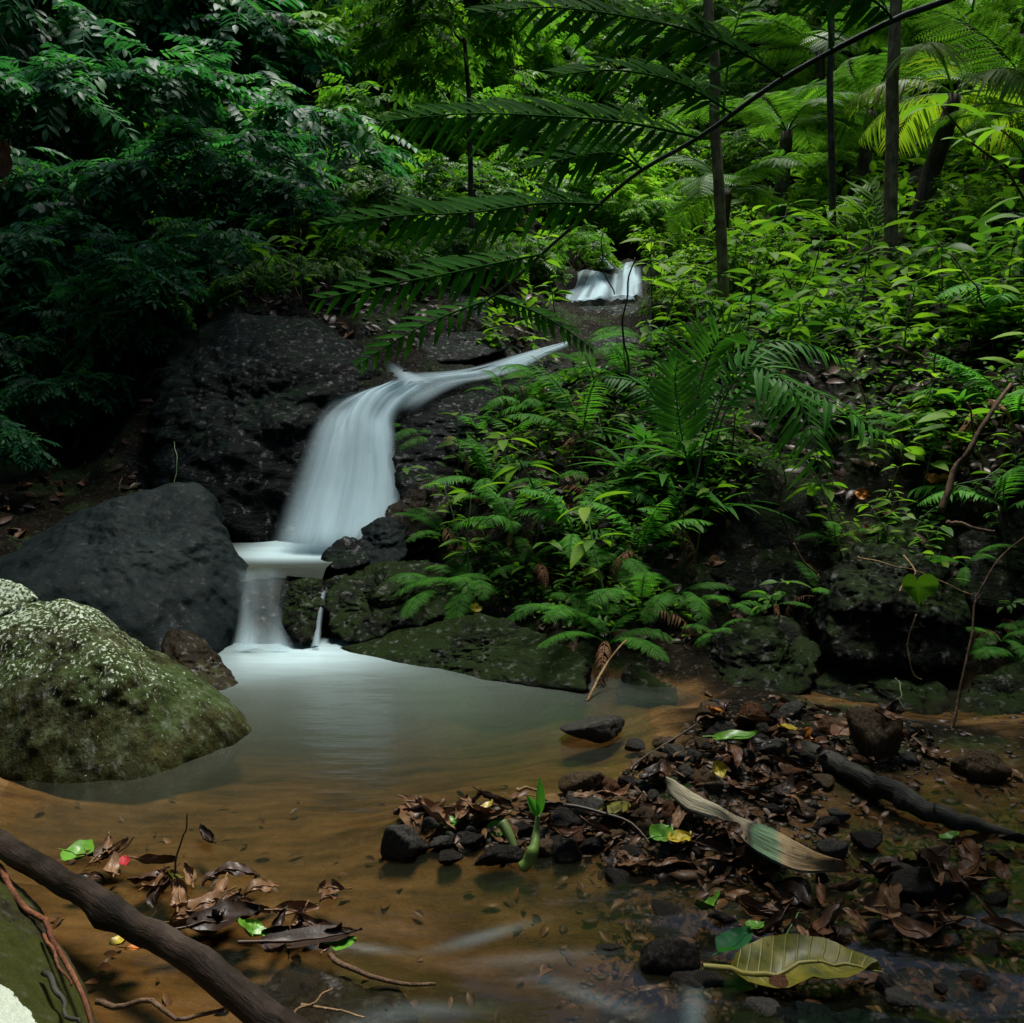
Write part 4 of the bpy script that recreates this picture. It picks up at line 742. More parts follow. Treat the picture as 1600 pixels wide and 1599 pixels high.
# ---------------------------------------------------------------- ferns of the right bank
for px, py, Lpx, nf, kd in ((700, 700, 75, 6, 'feather'), (660, 690, 60, 5, 'feather'), (740, 690, 60, 6, 'fern'), (800, 690, 80, 6, 'fern'), (760, 760, 95, 7, 'fern'), (700, 850, 90, 6, 'feather'), (690, 930, 85, 7, 'feather'), (740, 920, 100, 7, 'feather'), (800, 830, 90, 6, 'fern'), (770, 800, 80, 6, 'feather'),
                            (910, 690, 110, 6, 'fern'), (880, 640, 100, 6, 'fern'), (930, 600, 110, 6, 'feather'), (980, 600, 110, 7, 'fern'), (850, 600, 90, 6, 'feather'), (900, 850, 110, 6, 'fern'), (930, 790, 100, 6, 'fern'), (870, 760, 85, 6, 'feather'), (830, 900, 80, 6, 'feather'), (960, 880, 95, 6, 'feather'),
                            (900, 980, 90, 6, 'feather'), (950, 1010, 100, 7, 'feather'), (1000, 960, 110, 6, 'feather'), (1060, 930, 90, 5, 'feather'), (1000, 870, 100, 6, 'fern'), (1150, 1000, 75, 5, 'feather'), (1050, 830, 90, 5, 'fern'), (860, 950, 70, 5, 'feather'), (1570, 800, 130, 5, 'fern'), (1590, 660, 140, 6, 'fern'), (1590, 1040, 80, 6, 'feather'), (1560, 990, 70, 5, 'feather'),
                            (1540, 640, 120, 6, 'fern'), (1010, 540, 100, 6, 'feather'), (780, 620, 60, 5, 'feather'), (820, 640, 70, 6, 'fern'), (1240, 520, 120, 6, 'fern'), (1590, 500, 130, 6, 'fern'), (1440, 690, 80, 5, 'feather'), (1330, 690, 70, 5, 'feather')):
    b = ground_at(px, py); fern(kd, b, 1.3 * Lpx / F * b[1], nf + 1, 'green fern with narrow fronds' if kd == 'fern' else 'lacy green fern')
# the big arching fern: every frond along its own curve
bb = ground_at(1095, 770); by = bb[1]; o = empty('fern', bb); tag(o, 'largest fern on the right bank, its long fronds arching over to the right', 'fern', 'ferns on the right bank')
for k, (pts, pl, up_) in enumerate(((((1098, 765, by), (1120, 650, by - .05), (1170, 575, by - .1), (1230, 600, by - .25), (1270, 680, by - .35), (1285, 775, by - .4)), .27, (.2, -.75, .6)),
        (((1105, 765, by), (1135, 640, by + .05), (1200, 590, by), (1290, 620, by - .2), (1360, 665, by - .3), (1425, 705, by - .35)), .2, (.1, -.5, 1)),
        (((1090, 765, by), (1085, 660, by), (1100, 580, by - .05), (1125, 530, by - .1), (1165, 515, by - .15)), .25, (.5, -1, .2)),
        (((1100, 765, by), (1130, 620, by + .2), (1180, 545, by + .2), (1250, 535, by + .15), (1330, 570, by + .1)), .22, (0, -.4, 1)),
        (((1085, 765, by), (1065, 680, by - .1), (1055, 600, by - .15), (1060, 560, by - .2)), .2, (-.3, -1, .2)),
        (((1090, 765, by), (1050, 660, by + .1), (1000, 600, by + .1), (940, 590, by + .05)), .18, (0, -.5, 1)))):
    me = frond_mesh([np.asarray(W(*p)) - bb for p in pts], pl, .023, 30, FERN, up=up_, seed=60 + k, stalk=.3, r=.006, dr=.3, segs=5, lean=.5)
    link('frond', me, o)
# strap-leaved plants
STRAP = []
for k in range(3):
    g2 = np.random.default_rng(70 + k); mb = MB(); n = 15; az = np.arange(n) * 2.4; L = g2.uniform(.6, 1.0, n); d = np.stack([np.cos(az), np.sin(az), g2.uniform(.35, 1.6, n)], 1)
    mb.inst(leaf_tpl(1, .12, 8, .3, .55, .4), frames(d) * L[:, None, None], np.zeros((n, 3)), g2.normal(0, .15, n)); STRAP.append(mb.mesh('strap_plant', FERN))
for px, py, s in ((1040, 760, .5), (1075, 720, .45), (980, 740, .38), (1120, 800, .36), (1010, 700, .4), (1240, 640, .3), (1330, 660, .28), (1500, 640, .3)):
    b = ground_at(px, py); o = link('strap_plant', STRAP[int(RNG.integers(3))], None, b, (0, 0, RNG.uniform(0, 6)), s); later(o, 'plant with long arching strap leaves', 'plant', 'strap leaved plants on the right bank', b + [0, 0, .15])
for px, py, Lpx in ((1130, 960, 70), (1260, 940, 80), (1290, 860, 70), (1490, 900, 80), (1110, 1000, 60), (1450, 1000, 60), (1540, 1010, 80), (1330, 1010, 50), (1200, 960, 60)):
    b = ground_at(px, py); b = b - np.array([0, .12, 0]); b[2] += .04; fern('feather', b, 1.1 * Lpx / F * b[1], 5, 'small lacy fern in a rock crevice')
# small seedlings clinging to the wall of the right bank
g = np.random.default_rng(6)
for k in range(75):
    px, py = g.uniform(660, 1600), g.uniform(640, 1080)
    if px < 900 and py > 930: continue
    b = ground_at(px, py)
    if b[2] < .1: continue
    sapling('small' if g.random() < .7 else 'light', px, py, g.uniform(.5, 1.0) if k % 3 else g.uniform(.35, .6), b)
# low undergrowth that nobody could count
def scatter(n, x0, x1, y0, y1, keep, seed):
    g = np.random.default_rng(seed); px = g.uniform(x0, x1, n); py = g.uniform(y0, y1, n); out = []
    for a, b in zip(px, py):
        q = ground_at(a, b)
        if keep(a, b, q): out.append(q)
    return np.array(out)
def rosettes(name, P, tpls, per, size, mat, seed, label):
    g = np.random.default_rng(seed); mb = MB(); C = np.repeat(P, per, 0); n = len(C); az = g.uniform(0, 6.28, n)
    d = np.stack([np.cos(az), np.sin(az), g.uniform(.0, 1.0, n)], 1); s = size * g.uniform(.5, 1.3, n) * np.repeat(np.clip(P[:, 1] / 5, .7, 3), per)
    C = C + np.stack([g.normal(0, .03, n), g.normal(0, .03, n), g.uniform(.01, .09, n)], 1) * np.repeat(np.clip(P[:, 1] / 4, .8, 4), per)[:, None]
    w = g.integers(0, len(tpls), n); M = frames(d, (0, 0, 1), g.normal(0, .4, n)) * s[:, None, None]; tn = g.normal(0, .2, n)
    for k, tp in enumerate(tpls):
        m = w == k; mb.inst(tp, M[m], C[m], tn[m])
    return tag(mb.build(name, mat), label, 'undergrowth', kind='stuff')
onbank = lambda a, b, q: q[2] > .12 and not (860 < a < 1015 and 400 < b < 590) and not (a < 900 and b > 560 and a < 1180 - b * .62)
rosettes('undergrowth', scatter(1500, 640, 1640, 560, 1060, lambda a, b, q: onbank(a, b, q) and vnoise(q[None] * 2.2)[0] > -.1 - (b < 700) * .25 + (a > 1080) * (b > 720) * .42, 8), BROAD + SMALL, 7, .55, GREEN_MID, 9, 'low leafy undergrowth covering the right bank')
rosettes('ground_cover', scatter(2600, -60, 1660, 0, 560, lambda a, b, q: q[2] > .3 and not (840 < a < 1030 and 380 < b < 570) and not (a < 760 and b > 400), 10), BROAD + SMALL, 8, .8, GREEN_LIGHT, 11, 'leafy ground cover on the jungle slope')

# ---------------------------------------------------------------- the big frond hanging across the view
tf = empty('tree_fern', (3.2, 2.6, H(3.2, 2.6)[0])); base = np.array(tf.location)
tube(MB(), wob([np.zeros(3), np.array([-.05, .05, 1.5]), np.array([-.2, .1, 3.6 - base[2]])], 12, .04, 3), np.linspace(.1, .075, 12), 10).build('trunk', BARK_DARK, tf)
tag(tf, 'tree fern whose huge dark frond hangs across the top of the view', 'tree fern')
Rp = [np.array([3.0, 2.7, 3.55]), W(1760, -130, 2.55), W(1500, -8, 2.6), W(1395, 32, 2.65), W(1225, 122, 2.72), W(1100, 210, 2.8), W(1000, 268, 2.9), W(930, 325, 3.0), W(860, 385, 3.1), W(800, 440, 3.2), W(740, 485, 3.3)]
fo = tube(MB(), resample(Rp, 60) - base, np.linspace(.0175, .0045, 60), 8).build('frond', STEM_DARK, tf)
def pinna(path, n, pl, pw, seed, upv, prof=None, sides=(1, -1), stalk=.06):
    me = frond_mesh([np.asarray(W(*p)) - base for p in path], pl, pw, n, TREE_FERN, up=upv, seed=seed, stalk=stalk, r=.005, dr=.22, segs=5, lean=.95, prof=prof or (lambda s: np.clip(np.sin(np.pi * (s * .8 + .17)) ** .6, .1, 1)), name='pinna')
    link('pinna', me, fo)
UPV = (.05, -.92, .35)
pinna(((1225, 122, 2.72), (1120, 62, 2.6), (1000, 30, 2.55), (860, 12, 2.5), (740, 22, 2.5)), 26, 0.168, 0.024, 81, UPV)
pinna(((1145, 178, 2.77), (1060, 130, 2.68), (960, 110, 2.6), (860, 120, 2.55)), 20, 0.135, 0.020, 87, UPV)
pinna(((1090, 215, 2.8), (980, 192, 2.7), (860, 182, 2.62), (730, 178, 2.6), (600, 190, 2.6)), 28, 0.168, 0.024, 82, UPV)
pinna(((1005, 265, 2.9), (960, 240, 2.85), (900, 245, 2.8), (830, 262, 2.75)), 16, 0.123, 0.020, 83, UPV)
pinna(((940, 320, 2.98), (850, 318, 2.9), (740, 332, 2.8), (620, 338, 2.72), (500, 352, 2.7)), 26, 0.157, 0.025, 84, UPV)
pinna(((845, 398, 3.1), (760, 415, 3.0), (680, 432, 2.92), (590, 448, 2.85), (490, 470, 2.8)), 18, 0.135, 0.025, 85, UPV)
pinna(((760, 470, 3.25), (700, 492, 3.15), (640, 520, 3.05), (560, 570, 3.0)), 13, 0.113, 0.024, 86, UPV)
pinna(((768, 462, 3.28), (830, 485, 3.2), (880, 512, 3.15), (925, 545, 3.1)), 16, 0.078, 0.019, 88, UPV)
pinna(((1130, 190, 2.77), (1135, 120, 2.9), (1150, 40, 3.0), (1190, -60, 3.1)), 20, 0.146, 0.020, 89, UPV)
pinna(((1300, 78, 2.68), (1296, 20, 2.75), (1320, -60, 2.9), (1400, -150, 3.0)), 20, 0.146, 0.020, 90, UPV)
pinna(((1395, 32, 2.65), (1370, 5, 2.6), (1300, -30, 2.5), (1150, -60, 2.45)), 26, 0.168, 0.024, 91, UPV)
# broad-leaved sapling reaching in from the right edge
ob = empty('sapling', ground_at(1640, 700)); bl = np.array(ob.location); tag(ob, 'pale green sapling with large leaves reaching in at the upper right edge', 'sapling')
f_, s_ = MB(), MB(); yy = bl[1]
for path, ll in (([bl, W(1660, 500, yy), W(1590, 300, yy - .1), W(1520, 225, yy - .15), W(1470, 165, yy - .2)], .2), ([bl, W(1660, 420, yy), W(1610, 260, yy - .1), W(1560, 200, yy - .1)], .19)):
    P = wob(path, 16, .02, ll * 50); tube(s_, P - bl, np.linspace(.012, .004, 16), 6); idx = np.array([9, 10, 11, 12, 13, 14, 15, 15, 15, 15]); n = len(idx); az = np.arange(n) * 2.4
    d = np.stack([np.cos(az), np.sin(az) * .8 - .2, g.uniform(-.1, .4, n)], 1); f_.inst(leaf_tpl(1, .42, 6, .22, .35, .45), frames(d, (0, -.3, 1)) * (ll * g.uniform(.8, 1.2, n))[:, None, None], P[idx] - bl, g.normal(.1, .12, n))
f_.build('foliage', GREEN_LIGHT, ob); s_.build('stem', STEM_BROWN, ob)

# leaf litter on the soil, too many to count
LIT = [leaf_tpl(.1, .42, 4, .3, .3, .45), leaf_tpl(.08, .5, 4, .5, .15, .45), leaf_tpl(.12, .36, 4, -.3, .4, .45)]
def litter(name, P, mat, seed, label, size=1.0):
    g = np.random.default_rng(seed); n = len(P); az = g.uniform(0, 6.28, n); e = .06
    N = norm(np.stack([-(H(P[:, 0] + e, P[:, 1]) - H(P[:, 0] - e, P[:, 1])) / (2 * e), -(H(P[:, 0], P[:, 1] + e) - H(P[:, 0], P[:, 1] - e)) / (2 * e), np.ones(n)], 1)); N = norm(N + g.normal(0, .3, (n, 3)))
    d = np.stack([np.cos(az), np.sin(az), 0 * az], 1); d = norm(d - N * np.sum(d * N, 1, keepdims=True)); mb = MB(); w = g.integers(0, 3, n); s = size * g.uniform(.5, 1.2, n) * np.clip(P[:, 1] / 5, .75, 2.5)
    M = frames(d, N) * s[:, None, None]; C = P + N * .012; tn = g.normal(0, .25, n)
    for k, tp in enumerate(LIT): m = w == k; mb.inst(tp, M[m], C[m], tn[m])
    return tag(mb.build(name, mat), label, 'leaf litter', kind='stuff')
litter('leaf_litter', scatter(5200, -40, 1640, 380, 1090, lambda a, b, q: q[2] > .1 and not (840 < a < 1020 and 400 < b < 560) and not (520 < a < 840 and 545 < b < 680) and not (340 < a < 540 and b > 840) and not (a < 200 and b > 500 and vnoise(q[None] * 3)[0] < .3) and (a < 1080 or b < 700 or vnoise(q[None] * 3)[0] > .25), 12), DEAD, 13, 'dark wet leaf litter covering the soil of both banks')
# ---------------------------------------------------------------- stones of the gravel bar
def gl(px, py, z=None):                      # where a thing lies that is seen at a pixel: on the ground or on the water
    q = ground_at(px, py)
    if q[2] < 0.0: q = G(px, py, 0.0)
    return q
STM = []
for k in range(9):
    g2 = np.random.default_rng(400 + k); P = norm(g2.standard_normal((16, 3))) * g2.uniform(.75, 1, (16, 1)) * np.array([1, .8, .6])
    c, v, f = rock_verts(P, sub=5, k=8, amp=.07, freq=1.6, fine=.015, seed=k); STM.append([MB().add(v / np.abs(v[:, 0]).max(), [f]).mesh('stone', m) for m in STONE])
SNAME = ('grey', 'rust brown', 'dark wet', 'tan')
PLACED = []
def stone(px, py, wpx, hpx, m, look=None, k=None, group='stones on the gravel bar', sink=.3, label=None):
    """px, py: where its foot shows"""
    b = gl(px, py); Y = b[1]; sx = wpx / 2 / F * Y; sz = max(hpx / 2 / F * Y / .6, sx * .35); k = int(RNG.integers(9)) if k is None else k
    o = link('stone', STM[k][m], None, (b[0], Y + sx * .55, b[2] + sz * .6 * (1 - sink) - sz * .1), (RNG.normal(0, .12), RNG.normal(0, .12), RNG.uniform(-.5, .5)), (sx, sx * RNG.uniform(.75, 1), sz))
    PLACED.append((b[0], Y + sx * .55, sx, b[2] + sz * .9))
    if label: return tag(o, label, 'stone', group)
    size = 'small' if wpx < 40 else 'large' if wpx > 75 else 'middling'
    return later(o, look or f'{size} {SNAME[m]} stone', 'stone', group, (b[0], Y, b[2] + sz * .5))
stone(1378, 1200, 98, 92, 3, k=1, sink=.05, label='large round tan cobble standing between the gravel bar and the black log')
stone(938, 1165, 128, 48, 0, k=3, label='dark half sunk stone alone in the brown pool off the gravel bar')
stone(998, 1175, 40, 20, 0, k=4, label='little wet stone in the pool touching the half sunk stone')
stone(628, 1345, 72, 70, 0, k=5, label='grey stone standing in the water at the left tip of the gravel bar')
stone(785, 1362, 92, 42, 2, k=6, label='flat wet stone in the water under the green sprout')
stone(885, 1345, 72, 36, 2, k=7, label='bumpy dark stone right of the green sprout at the water edge')
stone(914, 1248, 85, 46, 3, k=8, label='crusty brown stone at the pool side of the gravel bar')
stone(1548, 1222, 80, 52, 3, k=2, group='crusty stones at the right edge', label='crusty tan stone at the right edge beyond the black log')
stone(1512, 1218, 52, 40, 3, k=0, group='crusty stones at the right edge', label='smaller crusty stone left of the crusty tan stone at the right edge')
stone(1050, 1530, 130, 95, 2, k=6, sink=.75, label='black wet rock at the lower centre where the stream quickens')
stone(1470, 1420, 130, 60, 2, k=3, label='low dark rock under the leaf pile at the right edge')
for px, py, w, h, m in ((1120, 1130, 58, 34, 3), (1187, 1142, 62, 44, 1), (1240, 1126, 58, 34, 0), (1222, 1158, 40, 34, 1), (1135, 1150, 46, 26, 0), (1180, 1172, 55, 30, 2), (1310, 1146, 66, 24, 3), (1218, 1186, 70, 32, 0), (1270, 1160, 40, 22, 2), (1105, 1235, 48, 34, 3), (1140, 1215, 40, 36, 1), (1075, 1215, 30, 26, 3),
                          (1010, 1310, 60, 50, 3), (1048, 1290, 50, 36, 1), (1065, 1312, 52, 30, 2), (910, 1280, 70, 36, 0), (880, 1305, 66, 40, 2), (1215, 1285, 52, 32, 2), (1245, 1225, 50, 30, 1), (1140, 1345, 60, 44, 2), (1190, 1355, 66, 46, 3), (1170, 1365, 40, 32, 1), (1125, 1370, 44, 30, 2), (1310, 1345, 60, 36, 0), (1317, 1285, 40, 20, 0), (1290, 1235, 44, 24, 3), (1050, 1345, 50, 24, 0), (990, 1345, 44, 22, 2)):
    stone(px, py, w, h, m)
BAR = np.array([(605, 1300), (650, 1270), (760, 1265), (880, 1262), (955, 1210), (1060, 1165), (1100, 1112), (1270, 1108), (1440, 1128), (1470, 1200), (1320, 1195), (1270, 1240), (1300, 1300), (1210, 1375), (1050, 1375), (920, 1345), (780, 1335)], float)
def inside(poly, x, y):
    c = False; n = len(poly)
    for i in range(n):
        (x1, y1), (x2, y2) = poly[i], poly[i - 1]
        if (y1 > y) != (y2 > y) and x < (x2 - x1) * (y - y1) / (y2 - y1) + x1: c = not c
    return c
SHEATH_AREA = np.array([(1030, 1215), (1090, 1235), (1210, 1285), (1320, 1345), (1330, 1372), (1220, 1372), (1160, 1335), (1100, 1285), (1050, 1255)], float)
g = np.random.default_rng(21); n = 0
while n < 105:
    px, py = g.uniform(600, 1480), g.uniform(1100, 1380)
    if inside(BAR, px, py) and not inside(SHEATH_AREA, px, py): stone(px, py, g.uniform(16, 46), g.uniform(12, 28), int(g.choice([0, 1, 2, 2, 3]))); n += 1
for k in range(26):                          # stones lying in the shallows
    px, py = g.uniform(950, 1590), g.uniform(1370, 1590); stone(px, py, g.uniform(24, 80), g.uniform(10, 30), int(g.choice([2, 2, 0, 1])), group='stones in the right shallows', sink=.9)
for px, py, w, h, m in ((650, 1335, 44, 24, 2), (690, 1330, 50, 26, 0), (735, 1328, 56, 30, 2), (850, 1340, 50, 28, 3), (700, 1350, 46, 18, 2), (930, 1335, 54, 28, 2), (960, 1325, 50, 30, 3), (905, 1322, 44, 26, 1), (860, 1318, 50, 30, 0), (820, 1310, 44, 28, 2), (950, 1240, 44, 24, 1), (985, 1235, 40, 26, 2), (1020, 1195, 44, 24, 3), (1060, 1190, 46, 28, 0), (1350, 1230, 50, 24, 2), (1300, 1300, 56, 26, 2), (1360, 1330, 60, 26, 2), (1420, 1380, 60, 26, 0), (1250, 1400, 60, 24, 2), (1500, 1400, 66, 30, 2)):
    stone(px, py, w, h, m)

# ---------------------------------------------------------------- fallen leaves
def gleaf(L, Wd, curl, bend, wave, seed, mat, peak=.45, nu=7, nv=14, name='fallen_leaf', roll=0.0):
    g2 = np.random.default_rng(seed); v = np.linspace(0, 1, nv); u = np.linspace(-1, 1, nu); w = Wd / 2 * np.sin(np.pi * v ** (math.log(.5) / math.log(peak))) ** .75 + .0006
    uu, vv = np.meshgrid(u, v, indexing='ij'); a = uu * curl; s = w[None]
    rr = 1 / max(curl, .05); x = s * rr * np.sin(a); z = s * rr * (1 - np.cos(a)) + L * bend * (4 * (vv - .5) ** 2) * .3 + .12 * Wd * np.abs(uu) * .4
    q = np.stack([uu * 1.5, vv * 4, uu * 0 + seed], -1).reshape(-1, 3); z = z + wave * Wd * fbm(q, 3).reshape(uu.shape); x = x + .12 * Wd * vnoise(q * 1.3 + 5).reshape(uu.shape) * vv
    ang = roll * (vv - .5); x, z = x * np.cos(ang) - z * np.sin(ang), x * np.sin(ang) + z * np.cos(ang)
    P = np.stack([x, (vv - .5) * L, z], -1).reshape(-1, 3); i = (np.arange(nu - 1)[:, None] * nv + np.arange(nv - 1)[None]).ravel(); F4 = np.stack([i, i + nv, i + nv + 1, i + 1], 1)
    mb = MB().add(P, [F4], np.clip(.5 + .25 * vnoise(q * 1.1).reshape(-1), 0, 1)); m = nu // 2 * nv
    mid = P[m:m + nv] + np.array([0, 0, .0012]); tube(mb, np.concatenate([mid[:1] - np.array([0, .18 * L, -.02 * L]), mid]), np.linspace(.0022, .0006, nv + 1) * L / .1, 4, .8, False)
    me = mb.mesh(name, mat); k = len(me.vertices); z_ = np.zeros(k); z_[:nu * nv] = uu.ravel(); attr(me, 'lu', z_); z_ = np.zeros(k); z_[:nu * nv] = vv.ravel(); attr(me, 'lv', z_); return me
DL = [gleaf(.1, .045, c, b, w, 500 + k, DEAD, roll=r) for k, (c, b, w, r) in enumerate(((.5, .3, .15, 0), (1.4, .2, .1, .4), (2.2, .3, .12, .6), (.9, -.4, .2, -.5), (.3, .8, .12, .3), (1.8, .6, .15, -.3), (.6, -.2, .3, .9), (1.1, .9, .2, 0)))]
DEAD_TAN = dead_mat('rusty_brown_leaf', [(0, (.03, .017, .009)), (.4, (.09, .045, .02)), (.7, (.16, .085, .04)), (1, (.25, .16, .09))], .45, .05)
DT = []
for m_ in DL:
    m2 = m_.copy(); m2.materials.clear(); m2.materials.append(DEAD_TAN); DT.append(m2)
DD = [gleaf(.1, .05, c, b, w, 520 + k, DEAD_DRY, roll=r) for k, (c, b, w, r) in enumerate(((.6, .4, .2, .2), (1.6, .3, .15, .5), (1.0, .9, .2, -.4), (.3, -.3, .2, .3)))]
DKIND = ('flat', 'curled', 'rolled', 'cupped', 'bent', 'curled', 'twisted', 'arched')
def rest_z(x, y, b):
    for (sx, sy, r, top) in PLACED:
        if (x - sx) ** 2 + (y - sy) ** 2 < (r * .8) ** 2: b = max(b, top)
    return b
def leaf(px, py, s, kind=None, dry=False, flat=.25, group='fallen brown leaves', me=None, look=None, label=None, rz=None, tilt=None, name='fallen_leaf', dz=.012):
    b = gl(px, py); k = int(RNG.integers(4 if dry else 8)) if kind is None else kind
    z = rest_z(b[0], b[1], b[2]) if b[1] < 4.2 and b[2] < .3 else b[2]
    # lie along the slope of the ground
    e = .05; nx_ = -(H(b[0] + e, b[1])[0] - H(b[0] - e, b[1])[0]) / (2 * e); ny_ = -(H(b[0], b[1] + e)[0] - H(b[0], b[1] - e)[0]) / (2 * e)
    if b[2] <= 0.001: nx_ = ny_ = 0
    N = Vector((nx_, ny_, 1)).normalized(); qn = Vector((0, 0, 1)).rotation_difference(N)
    o = link(name, me or (DD if dry else DT if RNG.random() < .4 else DL)[k], None, (b[0], b[1], z + dz), None, s); o.rotation_mode = 'QUATERNION'
    from mathutils import Euler
    o.rotation_quaternion = qn @ Euler((RNG.normal(0, flat * .8), RNG.normal(0, flat * 1.1), RNG.uniform(0, 6.28) if rz is None else rz)).to_quaternion()
    if label: return tag(o, label, 'leaf', group)
    return later(o, look or f"{DKIND[k] if not dry else ('flat', 'curled', 'arched', 'bent')[k]} {'dry' if dry else 'wet'} brown leaf", 'leaf', group, (b[0], b[1], z))
g = np.random.default_rng(31); n = 0
while n < 105:
    px, py = g.uniform(595, 1480), g.uniform(1100, 1385)
    if inside(BAR, px, py) and not inside(SHEATH_AREA, px, py + 8): leaf(px, py, g.uniform(.55, 1.1), dry=g.random() < .12, flat=.2); n += 1
for px, py, s, kd in ((640, 1285, 1.5, 3), (690, 1280, 1.4, 7), (665, 1275, 1.3, 4), (735, 1270, 1.1, 5), (770, 1262, 1.1, 2), (720, 1295, 1.2, 1), (755, 1300, 1.1, 4), (1025, 1265, 1.2, 0), (960, 1285, 1.0, 7)): leaf(px, py, s, kd, flat=.3)
leaf(675, 1302, 1.15, 1, True, rz=1.0, label='long dry pinkish brown leaf lying over the grey stone at the bar tip')
n = 0
while n < 42:                                # the litter caught behind the blackened branch
    px = g.uniform(110, 520); py = 1335 + (px - 130) * .36 + g.normal(0, 32)
    if 1312 < py < 1520: leaf(px, py, g.uniform(.6, 1.15), flat=.3, group='brown leaves caught by the branch'); n += 1
n = 0
while n < 46:
    px, py = g.uniform(1180, 1600), g.uniform(1300, 1480)
    if py > 1330 + (1500 - px) * .2: leaf(px, py, g.uniform(.6, 1.2), flat=.35, group='brown leaves in the right shallows'); n += 1
for k in range(52):
    px, py = g.uniform(680, 1590), g.uniform(690, 1060); q = ground_at(px, py)
    if q[2] > .08: leaf(px, py, g.uniform(.6, 1.3), dry=g.random() < .45, flat=.5, group='dead leaves on the right bank')
for k in range(26):
    px, py = g.uniform(240, 560), g.uniform(470, 545); leaf(px, py, g.uniform(1.0, 1.7), dry=g.random() < .5, flat=.4, group='dead leaves above the cliff')
for k in range(14):
    px, py = g.uniform(0, 190), g.uniform(700, 860); leaf(px, py, g.uniform(.8, 1.4), dry=g.random() < .4, flat=.4, group='dead leaves in the dark gully')
def special(px, py, Lpx, wpx, mat, label, rz, curl=.5, bend=.3, wave=.12, seed=0, flat=.08, name='fallen_leaf', cat='leaf', roll=0, dz=.02, peak=.45):
    b = gl(px, py); L = Lpx / F * b[1]; me = gleaf(L, wpx / F * b[1] * 1.25, curl, bend, wave, 600 + seed, mat, peak, name=name, roll=roll)
    o = leaf(px, py, 1, 0, me=me, label=label, rz=rz, flat=flat, name=name, dz=dz, group='coloured leaves'); del o['group']; o['category'] = cat; return o
t = NT('big_mottled_leaf'); lu, lv = t.attr('lu'), t.attr('lv'); au = t.math('ABSOLUTE', lu)
ve = t.math('SINE', t.math('MULTIPLY', t.math('SUBTRACT', lv, t.math('MULTIPLY', au, .1)), 75)); ve = t.ramp(ve, [(.8, 0), (1, 1)])
mid = t.math('LESS_THAN', au, .03); mo = t.math('ADD', t.noise(22, 6, .7), t.math('MULTIPLY', t.noise(7, 3), .5))
c = t.ramp(mo, [(.5, (.018, .026, .003)), (.66, (.07, .075, .005)), (.86, (.15, .13, .01)), (1, (.22, .18, .016))]); c = t.mix(t.math('MULTIPLY', ve, .35), c, (.2, .18, .03)); c = t.mix(mid, c, (.26, .23, .06))
c = t.mix(t.ramp(t.noise(60, 4, .6), [(.64, 0), (.7, .8)]), c, (.03, .022, .006)); BIGLEAF = t.done(t.bsdf(c, .45, t.bump(ve, .4, .003), spec=.3))
special(1258, 1528, 240, 88, BIGLEAF, 'very large olive yellow leaf lying in the lower right shallows', -1.5, .45, .06, .12, 1, .04, roll=.15, peak=.42, dz=.012)
special(122, 1347, 50, 44, LEAF_FRESH, 'bright green oval leaf floating above the blackened branch', -1.75, .3, .1, .05, 2)
special(394, 1470, 34, 44, LEAF_FRESH, 'fresh green pointed leaf lying where the branch meets the brown litter', .2, .4, .2, .1, 3, .25)
special(535, 1490, 44, 30, LEAF_FRESH, 'pale green leaf at the end of the thin broken stick', -1.3, .3, .1, .08, 4)
special(1150, 1174, 76, 34, LEAF_FRESH, 'lime green torn leaf lying across the middle of the gravel bar', -1.55, .5, .3, .1, 5, .12, dz=.035)
special(1033, 1332, 40, 30, LEAF_FRESH, 'green leaf at the lower edge of the gravel bar below the olive round leaf', -1.1, .5, .3, .1, 6)
special(1062, 1345, 40, 28, LEAF_YEL, 'yellow leaf right of the green leaf at the bar\'s lower edge', -1.3, .5, .3, .1, 7)
special(960, 1290, 40, 46, LEAF_OLIVE, 'round olive leaf with a pale midrib standing among the bar\'s leaves', .3, .4, .2, .05, 8, .4, dz=.03)
special(758, 1286, 46, 20, LEAF_YEL, 'narrow yellow leaf left of the green sprout', -.6, .5, .3, .1, 9, .3, dz=.03)
special(705, 1300, 36, 24, LEAF_FRESH, 'green leaf half in the water left of the narrow yellow leaf', -1.4, .4, .2, .1, 10)
special(775, 1310, 32, 22, LEAF_FRESH, 'little green leaf left of the sprout\'s thick stem', -.5, .4, .2, .1, 11, .3)
special(1125, 1238, 24, 22, LEAF_YEL, 'small yellow leaf above the pale palm sheath', -1.2, .6, .3, .1, 12, .3, dz=.03)
special(1258, 1165, 26, 26, LEAF_ORG, 'glowing orange curled leaf at the tip of the black log', .3, 1.4, .5, .2, 13, .5, dz=.03)
special(1115, 1148, 24, 20, LEAF_ORG, 'small orange leaf among the bar\'s upper stones', .9, .8, .3, .2, 14, .4, dz=.03)
special(1232, 1182, 30, 16, LEAF_YEL, 'thin yellow leaf left of the tip of the black log', -1.4, .6, .3, .1, 15, .2, dz=.03)
special(1316, 1158, 40, 26, DEAD_DRY, 'pinkish dead leaf left of the round cobble', -1.1, .5, .3, .1, 16, .3, dz=.03)
special(742, 972, 18, 16, LEAF_YEL, 'small bright yellow leaf alone on the low rock shelf', .2, .4, .2, .05, 17, .1, dz=.06)
special(622, 921, 30, 16, LEAF_YEL, 'pale yellow leaf on the mossy shelf right of the low cascade', -1.5, .4, .2, .05, 18, .1, dz=.06)
special(1465, 765, 34, 30, LEAF_ORG, 'orange leaf lit up on the right bank below the fresh seedlings', .8, .6, .3, .15, 19, .3, dz=.04)
